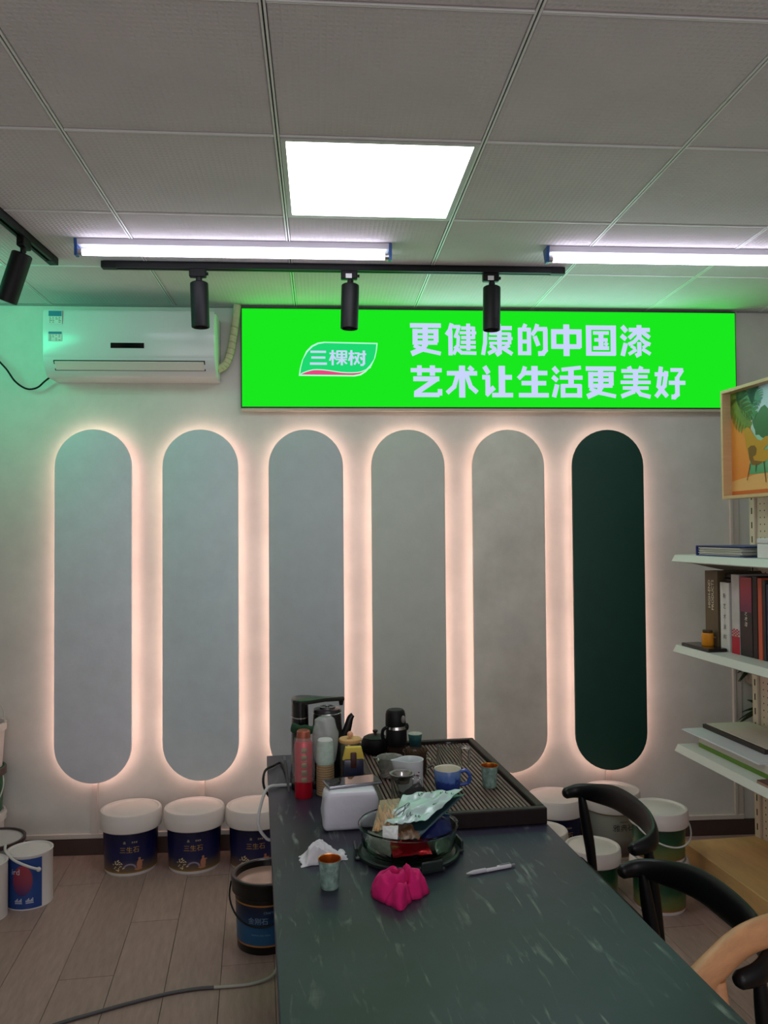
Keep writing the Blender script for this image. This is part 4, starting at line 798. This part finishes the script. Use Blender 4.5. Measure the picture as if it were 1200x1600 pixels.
# ================================================================= CHAIRS
def bow(pts, hw_tip, hh_tip, hw_mid, hh_mid, k=8):
    q = catmull(pts, k); n = len(q)-1; secs = []
    for i in range(n+1):
        s = math.sin(PI*i/n)**1.3; e = min(1, min(i, n-i)/2.0*.5+.55); secs.append(((hw_tip+(hw_mid-hw_tip)*s)*e, (hh_tip+(hh_mid-hh_tip)*s)*e))
    return q, secs
def armchair(name, label, loc, rz, m, m_seat, zt, W=.265, D=.17, hh=.040, group=None):
    """local: +x points to the back of the chair, y across; bow opens to -x"""
    t = thing(name, label, 'chair', loc, rz, group)
    pts = [(-.01, W, zt-.012), (D*.34, W*.985, zt-.003), (D*.74, W*.80, zt), (D*.95, W*.45, zt+.012), (D, 0, zt+.016), (D*.95, -W*.45, zt+.012), (D*.74, -W*.80, zt), (D*.34, -W*.985, zt-.003), (-.01, -W, zt-.012)]
    q, secs = bow(pts, .017, .017, .014, hh)
    MB().sweep(q, secs, 18).build('back_rail', m, t)
    for s in (1, -1):
        MB().sweep(catmull([(.050, s*W*.955, zt-.012), (.062, s*W*.94, zt-.10), (.082, s*W*.92, .44), (.13, s*W*.94, .0)], 5), [(.0105+.0075*math.sin(PI*min(1, k/13)), .0105+.0075*math.sin(PI*min(1, k/13))) for k in range(16)], 14).build('leg', m, t)
        MB().sweep(catmull([(-.40, s*W*.88, .45), (-.405, s*W*.9, .2), (-.42, s*W*.94, .0)], 6), [(.016-.0004*k, .016-.0004*k) for k in range(13)], 14).build('leg', m, t)
        MB().sweep([(-.40, s*W*.87, .40), (.085, s*W*.91, .40)], (.009, .018), 12).build('side_rail', m, t)
    MB().sweep([(-.40, -W*.87, .415), (-.40, W*.87, .415)], (.009, .018), 12).build('front_rail', m, t)
    MB().sweep([(.083, -W*.91, .40), (.083, W*.91, .40)], (.009, .018), 12).build('rear_rail', m, t)
    mb = MB(); mb.box((-.43, -W*.93, .425), (.05, W*.93, .470), bev=.016, seg=4); mb.build('seat', m_seat, t)
    return t
m_ebony = M('ebony_lacquer', (17, 18, 20), .38, spec=.35); m_seatb = M('black_seat', (22, 22, 23), .55)
armchair('armchair', 'black bow-backed armchair farther from the camera, near the stacked buckets', uv(2.425, 1.030), AT, m_ebony, m_seatb, .682, .250, .118, .040, 'black bow-backed armchairs')
armchair('armchair', 'black bow-backed armchair nearer the camera, at the right table edge', uv(1.785, .940), AT, m_ebony, m_seatb, .678, .263, .130, .042, 'black bow-backed armchairs')
m_ash = M('ash_wood', (206, 152, 108), .4, var=.12, scale=10, stretch=(1, 6, 6), spec=.5)
t = thing('wooden_chair', 'light wooden armchair cut off at the lower right corner', 'chair', uv(1.269, 1.07), AT+.517)
zt = .722
W = .31
pts = [(-.17, W, zt-.062), (-.10, W, zt-.038), (-.04, W*.99, zt-.02), (.06, W*.95, zt+.006), (.17, W*.8, zt+.02), (.26, W*.42, zt+.05), (.285, 0, zt+.06), (.26, -W*.42, zt+.05), (.17, -W*.8, zt+.02), (.06, -W*.95, zt+.006), (-.04, -W*.99, zt-.02), (-.10, -W, zt-.038), (-.17, -W, zt-.062)]
q, secs = bow(pts, .028, .024, .024, .034); MB().sweep(q, secs, 18).build('back_rail', m_ash, t)
for s in (1, -1):
    MB().sweep(catmull([(-.05, s*W*.96, zt-.04), (-.06, s*W*.86, .45), (-.08, s*W*.88, 0)], 6), (.018, .018), 14).build('leg', m_ash, t)
    MB().sweep(catmull([(.20, s*W*.69, zt+.0), (.19, s*W*.64, .45), (.24, s*W*.66, 0)], 6), (.017, .017), 14).build('leg', m_ash, t)
    MB().sweep([(-.06, s*W*.85, .40), (.19, s*W*.63, .40)], (.01, .02), 12).build('side_rail', m_ash, t)
mb = MB(); mb.prism([(-.10, W*.83), (.20, W*.62), (.20, -W*.62), (-.10, -W*.83)], .42, .455, 'xy', bev=.01); mb.build('seat', M('seat_tan', (178, 140, 104), .6), t)

# ================================================================= SHELVING UNIT
m_sh = M('shelf_white', (206, 208, 202), .4); m_peg = M('pegboard_beige', (206, 192, 174), .5); m_hole = M('hole_black', (16, 14, 14), .8)
UE, US = 3.372, 1.35                                   # far end and near end
VF, VP = 1.80, 2.183
g = thing('display_shelving', 'white steel shelving bay with pegboard back and wooden plinth, right edge', 'shelving', uv(UE, VP), AT)
Ls = UE-US
def lu(u): return u-UE
def lv(v): return v-VP
MB().box((0, -Ls, .19), (.02, 0, 1.76), bev=.002).build('pegboard', m_peg, g, smooth=False)
mb = MB(); b_ = bmesh.new()
u = -.062
while u > -Ls+.03:
    z = .23
    while z < 1.74:
        mb.add([(-.0006, u+.0035*math.cos(a), z+.0035*math.sin(a)) for a in [2*PI*i/8 for i in range(8)]], [tuple(range(8))]); z += .030
    u -= .030
    if u < -.7: break
o = mb.build('peg_holes', m_hole, g, smooth=False); o['kind'] = 'stuff'
po = MB().box((-.012, -.035, .19), (0, .003, 1.77), bev=.002).build('upright', m_peg, g, smooth=False)
mb = MB(); z = .24
while z < 1.74: mb.box((-.0126, -.020, z), (-.0115, -.013, z+.028)); z += .063
o = mb.build('upright_slots', m_hole, po, smooth=False); o['kind'] = 'stuff'
for zt in (.628, 1.058, 1.450):
    s_ = MB()
    s_.prism([(lv(VF), zt-.032), (lv(VF)-.006, zt-.028), (lv(VF)+.010, zt), (0, zt), (0, zt-.010), (lv(VF)+.014, zt-.010), (lv(VF)+.012, zt-.032)], -Ls, -.004, 'xz')
    for v in s_.bm.verts: pass
    sh = s_.build('shelf', m_sh, g, smooth=False)
    MB().prism([(-.001, zt-.012), (lv(VF)+.03, zt-.012), (lv(VF)+.03, zt-.028), (-.12, zt-.075), (-.001, zt-.10)], -.006, -.003, 'xz').build('bracket', M('bracket_grey', (150, 140, 130), .5), sh, smooth=False)
mb = MB(); mb.box((lv(1.828), -Ls, .012), (.0, 0, .208), bev=.003); mb.build('plinth', M('plinth_oak', (198, 158, 104), .5, var=.1, scale=5, stretch=(6, 1, 6)), g, smooth=False)
MB().box((lv(1.835), -Ls+.01, .001), (-.01, -.01, .013)).build('plinth_foot', M('plinth_foot_dark', (40, 32, 26), .8), g, smooth=False)  # dark brown foot, slightly set back below the oak plinth
# framed poster fixed to the top of the pegboard
t = thing('framed_poster', 'wood-framed poster of a mustard armchair and leaves at the right edge', 'picture', uv(UE, 2.04), AT)
FL = .75; FZ0, FZ1 = 1.692, 2.172; FD = .05
m_fr = M('frame_maple', (206, 176, 132), .5, var=.08, scale=8, stretch=(1, 1, 8))
for nm, lo, hi in (('frame_side', (0, -.014, FZ0), (FD, 0, FZ1)), ('frame_side', (0, -FL, FZ0), (FD, -FL+.014, FZ1)), ('frame_rail', (0, -FL+.014, FZ0), (FD, -.014, FZ0+.014)), ('frame_rail', (0, -FL+.014, FZ1-.014), (FD, -.014, FZ1))):
    MB().box(lo, hi, bev=.001).build(nm, m_fr, t, smooth=False)
MB().box((FD, -.30, FZ0+.05), (.1425, -.27, FZ0+.08)).build('bracket', m_sh, t, smooth=False)
MB().box((FD, -.60, FZ0+.05), (.1425, -.57, FZ0+.08)).build('bracket', m_sh, t, smooth=False)
pr = MB().box((FD-.008, -FL+.012, FZ0+.012), (FD-.001, -.012, FZ1-.012)).build('print', GRAD('poster_ground', [(0, (226, 130, 58)), (.5, (232, 150, 66)), (1, (232, 160, 76))], 'Z', FZ0, FZ1, .35, .0), t, smooth=False)
XP = FD-.0084
def pp(pts, name, mat, d=0.):
    """poster print: (a along the frame from its far end, z) in metres"""
    MB().prism([(-a, FZ0+z) for a, z in pts], XP-d-.0003, XP-d, 'yz').build(name, mat, pr, smooth=False)
pp([(.014, .014), (.734, .014), (.734, .034), (.014, .034)], 'step_print', M('pr_step', (206, 104, 44), .4))
pp([(.014, .034), (.734, .03), (.734, .10), (.2, .098), (.014, .078)], 'floor_print', M('pr_floor', (228, 176, 110), .4))
pp([(.145, .10), (.734, .10), (.734, .466), (.175, .466)], 'sky_print', GRAD('pr_sky', [(0, (74, 160, 104)), (.35, (150, 205, 170)), (.6, (196, 214, 224)), (1, (176, 200, 226))], 'Z', FZ0+.1, FZ1, .35, .0))
rr = random.Random(4)
def crown(cx, cz, r, n, sq=1.):
    return [(cx+r*(.75+.3*rr.random())*math.cos(2*PI*i/n), cz+sq*r*(.75+.3*rr.random())*math.sin(2*PI*i/n)) for i in range(n)]
pp(crown(.27, .31, .10, 26, .7), 'tree_print', M('pr_tree', (58, 110, 62), .4), .0004)
pp(crown(.40, .33, .12, 26, .6), 'tree_print', M('pr_tree2', (74, 128, 76), .4), .0008)
def monstera(ax, az, bx, bz, wd, col, name):
    P0, P1 = Vector((ax, az)), Vector((bx, bz)); d = P1-P0; nrm = Vector((-d.y, d.x)).normalized(); up_, dn = [], []
    N_ = 9; ax_ = d.normalized()
    for i in range(N_):
        for ff, k, sh in ((.0, .40, .01), (.18, .92, .035), (.5, 1., .045), (.86, .92, .03), (.93, .40, .01)):
            s_ = (i+ff)/N_; wv = wd*math.sin(PI*min(1, s_*.85+.13))**.8*k; up_.append(P0+d*s_+nrm*wv+ax_*sh*k*(wv/wd)); dn.append(P0+d*s_-nrm*wv+ax_*sh*k*(wv/wd))
    pp([tuple(v) for v in [P0]+up_+[P1]+dn[::-1]], name, M('pr_leaf_'+col[0], col[1], .4, var=.25, scale=25), .0012)
monstera(.012, .462, .155, .30, .075, ('b', (112, 140, 50)), 'leaf_print')
monstera(.06, .470, .20, .345, .055, ('a', (60, 128, 70)), 'leaf_print')
monstera(.14, .470, .235, .405, .045, ('c', (66, 128, 104)), 'leaf_print')
m_must = M('pr_mustard', (196, 146, 32), .4); m_mustd = M('pr_mustard_dark', (128, 92, 34), .4)
pp([(.110, .292), (.122, .302), (.140, .304), (.165, .288), (.185, .262), (.205, .244), (.232, .236), (.262, .250), (.278, .250), (.287, .234), (.278, .214), (.254, .202), (.252, .194), (.300, .197), (.314, .184), (.308, .166), (.250, .145), (.178, .135), (.150, .160), (.128, .22)], 'chair_shell_print', m_must, .0016)
pp([(.140, .212), (.160, .222), (.188, .220), (.202, .205), (.196, .180), (.174, .173), (.184, .157), (.246, .147), (.208, .136), (.166, .140), (.149, .165)], 'chair_side_print', m_mustd, .0020)
for a0, a1, z0_, z1 in ((.156, .130, .146, .076), (.197, .193, .138, .108), (.25, .262, .148, .06), (.303, .327, .168, .102)):
    pp([(a0-.0022, z0_), (a0+.0022, z0_), (a1+.0016, z1), (a1-.0016, z1)], 'chair_leg_print', M('pr_leg', (70, 30, 26), .4), .0024)

# ---- things on the shelves (u along the bay, v outwards)
def shelf_box(name, label, cat, u0, u1, v0, v1, z0, z1, mat, group=None, bev=.0015):
    t = thing(name, label, cat, uv((u0+u1)/2, (v0+v1)/2, z0), AT, group); a, b = (v1-v0)/2, (u1-u0)/2
    return t, a, b, z1-z0
Z3, Z2, Z1 = 1.4502, 1.0582, .6282
# binder on the top shelf
t, a, b, h = shelf_box('ring_binder', 'blue ring binder lying flat on the top shelf', 'binder', 2.87, 3.22, 1.825, 2.10, Z3, Z3+.043, None)
m_bb = M('binder_blue', (44, 60, 124), .4)
MB().box((-a, -b, h-.004), (a, b, h), bev=.001).build('cover', m_bb, t, smooth=False)
MB().box((-a, -b, 0), (a, b, .004), bev=.001).build('cover', m_bb, t, smooth=False)
MB().box((-a, b-.004, .004), (a, b, h-.004)).build('spine', m_bb, t, smooth=False)
mb = MB()
for k in range(9): mb.box((-a+.006+.004*math.sin(k*2.3), -b+.03+.01*math.cos(k*1.7), .005+.0035*k), (a-.01, b-.015, .0075+.0035*k))
mb.build('pages', M('paper', (206, 204, 198), .8), t, smooth=False)
t, a, b, h = shelf_box('white_box', 'small white box beside the blue binder on the top shelf', 'box', 2.66, 2.80, 1.83, 1.93, Z3, Z3+.075, None)
MB().box((-a, -b, 0), (a, b, h*.72), bev=.004).build('body', M('box_white', (222, 222, 222), .5), t, smooth=False)
MB().box((-a-.001, -b-.001, h*.74), (a+.001, b+.001, h), bev=.004).build('lid', M('box_lid', (212, 212, 214), .5), t, smooth=False)
# books on the middle shelf: spine faces the aisle (-v)
def book(label, u1, w_, z, m_cov, vs=1.905, depth=.20, deco=None, name='book', m_page=None, grp='books standing on the middle shelf'):
    t = thing(name, label, 'book', uv(u1-w_/2, vs, Z2), AT, grp); h = z
    MB().box((0, -w_/2+.0006, 0), (.004, w_/2-.0006, h), bev=.001).build('spine', m_cov, t, smooth=False)
    MB().box((.004, w_/2-.0036, 0), (depth, w_/2-.0006, h), bev=.0007).build('cover', m_cov, t, smooth=False)
    MB().box((.004, -w_/2+.0006, 0), (depth, -w_/2+.0036, h), bev=.0007).build('cover', m_cov, t, smooth=False)
    MB().box((.004, -w_/2+.0038, .004), (depth-.004, w_/2-.0038, h-.004)).build('pages', m_page or M('paper', (206, 204, 198), .8), t, smooth=False)
    if deco: deco(t, w_, h)
    return t
def spine_text(t, body, size, y, z, mat, rot=PI/2, bold=0.):
    def fn(a, c):
        x_, y_ = a*math.cos(rot)-c*math.sin(rot), a*math.sin(rot)+c*math.cos(rot)
        return (-.0007, y-x_, z+y_)
    mb = MB(); text(mb, body, size, fn, bold); mb.build('lettering', mat, t, smooth=False)
ink_w = M('ink_light', (226, 218, 200), .5); ink_k = M('ink_black', (40, 38, 40), .5)
def d_brown(t, w_, h):
    spine_text(t, 'HIGH-END', .025, .014, h*.70, ink_w, PI/2); spine_text(t, 'PRODUCTS', .025, -.012, h*.69, ink_w, PI/2); spine_text(t, 'Boutique', .017, 0, h*.15, ink_w, 0.)
def d_white(t, w_, h):
    for k, ch in enumerate('新艺术涂料'): spine_text(t, ch, .022, 0, h*(.80-.15*k), ink_k, 0.)
def d_pale(t, w_, h):
    MB().box((-.0008, -w_/2+.0007, .0), (-.0001, w_/2-.0007, h*.22)).build('red_block', M('spine_red', (176, 36, 52), .45), t, smooth=False)
    mb = MB()
    for i in range(5):
        for j in range(5):
            if (i+j) % 2: mb.box((-.0012, -w_/2+.002+i*(w_-.004)/5, h*(.225+.018*j)), (-.0003, -w_/2+.002+(i+1)*(w_-.004)/5, h*(.243+.018*j)))
    mb.build('checker_print', M('spine_red', (176, 36, 52), .45), t, smooth=False)
def d_red(t, w_, h):
    MB().box((-.0009, -w_/2+.0007, h*.56), (-.0001, w_/2-.0007, h-.001)).build('red_block', GRAD('spine_crimson', [(0, (110, 40, 72)), (.5, (160, 48, 66)), (1, (176, 56, 62))], 'Z', .19, .35, .4, .1), t, smooth=False)
    for k, ch in enumerate('真石艺术漆'): spine_text(t, ch, .020, 0, h*(.68-.07*k), ink_w, -.2)
book('brown wide-spined product book with white capitals, leftmost on the middle shelf', 3.292, .098, .325, M('cov_brown', (92, 78, 56), .5), deco=d_brown)
book('white-spined book with black characters beside the brown product book', 3.176, .066, .282, M('cov_white', (206, 204, 202), .5), deco=d_white)
book('pale book with a red checkered foot on its spine', 3.094, .056, .318, M('cov_pale', (186, 182, 182), .4, var=.12, scale=10), deco=d_pale)
book('dark book with a crimson upper spine and white characters', 3.034, .080, .312, M('cov_black', (34, 28, 32), .4), deco=d_red)
book('narrow dark brown book between the crimson-topped and the orange book', 2.950, .030, .318, M('cov_dark', (36, 20, 22), .5))
book('thin orange-red spined book on the middle shelf', 2.916, .026, .312, M('cov_orange', (196, 84, 56), .45))
book('thin black book with white edge right of the orange-red one', 2.886, .018, .306, M('cov_blackthin', (46, 44, 46), .5))
book('navy book at the right frame edge of the middle shelf', 2.862, .055, .292, M('cov_navy', (40, 46, 78), .45))
t = thing('black_case', 'flat black case lying on top of the white-spined book', 'case', uv(3.143, 1.925, Z2+.2825), AT)
MB().box((0, -.031, 0), (.17, .031, .016), bev=.003).build('lower_half', m_bsat, t, smooth=False); MB().box((.004, -.029, .017), (.168, .029, .034), bev=.003).build('upper_half', m_bsat, t, smooth=False)
t = thing('tablet', 'flat black slab lying at the far front of the middle shelf', 'tablet', uv(3.235, 1.855, Z2), AT)
MB().box((-.040, -.115, 0), (.046, .10, .014), bev=.004).build('body', M('slab_black', (24, 22, 22), .35), t, smooth=False)
MB().box((-.036, -.111, .0138), (.042, .096, .0145)).build('top_face', M('slab_top', (30, 27, 26), .2), t, smooth=False)
t = thing('orange_bottle', 'small orange bottle standing on the black slab', 'bottle', uv(3.225, 1.875, Z2+.0146), AT)
MB().lathe([(0, 0), (.022, 0), (.024, .003), (.024, .048), (.021, .052), (0, .052)], 24).build('body', M('orange_plastic', (218, 142, 32), .35), t)
MB().lathe([(0, .052), (.019, .052), (.020, .055), (.020, .064), (0, .065)], 24).build('cap', M('brown_cap', (70, 52, 34), .5), t)
# boards on the lower shelf
t, a, b, h = shelf_box('sample_carton', 'flat white carton with a green front edge on the lower shelf', 'carton', 2.55, 3.31, 1.875, 2.16, Z1, Z1+.050, None)
MB().box((-a, -b, .018), (a, b, h), bev=.002).build('body', M('carton_white', (200, 196, 188), .6), t, smooth=False)
MB().box((-a-.0005, -b-.0005, 0), (a, b, .018), bev=.001).build('green_edge', M('carton_green', (86, 128, 34), .5), t, smooth=False)
t, a, b, h = shelf_box('sample_sheet', 'broad white sample sheet lying over the green-edged carton', 'sheet', 2.845, 3.41, 1.850, 2.166, Z1+.0502, Z1+.056, None)
mb = MB(); mb.box((-a, -b, 0), (a, b, .003), bev=.0008); mb.build('sheet', M('sheet_white', (216, 218, 224), .5), t, smooth=False)
MB().box((-a+.004, -b+.004, .0031), (a-.002, b-.004, .0058), bev=.0006).build('top_sheet', M('sheet_white2', (206, 210, 216), .5), t, smooth=False)
t, a, b, h = shelf_box('sample_board', 'dark-edged sample board with cream face, topmost on the lower shelf', 'board', 2.95, 3.40, 1.945, 2.164, Z1+.0562, Z1+.078, None)
MB().box((-a, -b, 0), (a, b, .018), bev=.002).build('core', M('board_dark', (44, 38, 36), .5), t, smooth=False)
MB().box((-a+.012, -b+.004, .0182), (a-.002, b-.012, .0215), bev=.0008).build('face', M('board_cream', (196, 190, 176), .5), t, smooth=False)
t, a, b, h = shelf_box('brown_board', 'reddish-brown board lying at the front of the lower shelf', 'board', 2.30, 2.80, 1.812, 1.874, Z1, Z1+.012, None)
MB().box((-a, -b, 0), (a, b, .009), bev=.001).build('core', M('core_pink', (168, 130, 112), .6), t, smooth=False)
MB().box((-a+.001, -b+.001, .009), (a-.001, b-.001, .012), bev=.0008).build('face', M('face_brown', (84, 46, 38), .4), t, smooth=False)
# wall planters behind the bay
m_leaf = M('leaf_green', (44, 84, 46), .45, var=.25, scale=20)
def planter(label, loc, leaves):
    t = thing('wall_planter', label, 'plant', loc, 0, 'wall planters behind the shelving')
    MB().prism([(-.030, .0), (.030, .0), (.042, .085), (-.042, .085)], -.085, -.001, 'xz', bev=.006).build('pot', M('pot_stone', (150, 140, 126), .7), t)
    MB().box((-.034, -.077, .076), (.034, -.009, .0865)).build('soil', M('soil', (40, 30, 24), .9), t, smooth=False)
    for (dx, dz, L, wd, dy) in leaves:
        b = MB(); n = 7; V = []
        for i in range(n+1):
            s_ = i/n; wv = wd*math.sin(PI*min(.98, s_*.93+.05)); c_ = Vector((dx*s_*L, -.04+dy*s_*L, .085+dz*s_*L-.35*L*s_*s_)); sd = Vector((-dz, .6, dx)).normalized()*wv
            V += [c_-sd, c_+Vector((0, 0, .003)), c_+sd]
        F = []
        for i in range(n): F += [(3*i, 3*i+1, 3*i+4, 3*i+3), (3*i+1, 3*i+2, 3*i+5, 3*i+4)]
        b.add(V, F); o = b.build('leaf', m_leaf, t, angle=60); md = o.modifiers.new('t', 'SOLIDIFY'); md.thickness = .0012
planter('small stone-coloured wall planter with a leaf, under the middle shelf at far right', (2.148, YF, .775), [(-.95, .1, .11, .016, -.3), (-.8, -.25, .12, .018, -.2), (-.5, .6, .1, .014, -.3), (.5, .7, .1, .014, -.2), (.8, .3, .1, .014, -.3), (-.9, -.5, .09, .014, -.1)])
planter('wall planter mostly hidden behind the pegboard, its leaves showing above the sample boards', (2.20, YF, .55), [(-.85, .35, .16, .012, -.2), (-.95, .15, .17, .013, -.3), (-.7, .75, .15, .012, -.2), (-.45, 1.0, .16, .012, -.2), (-.98, -.1, .17, .014, -.1), (.2, 1, .15, .012, -.2), (.6, .6, .14, .012, -.2)])
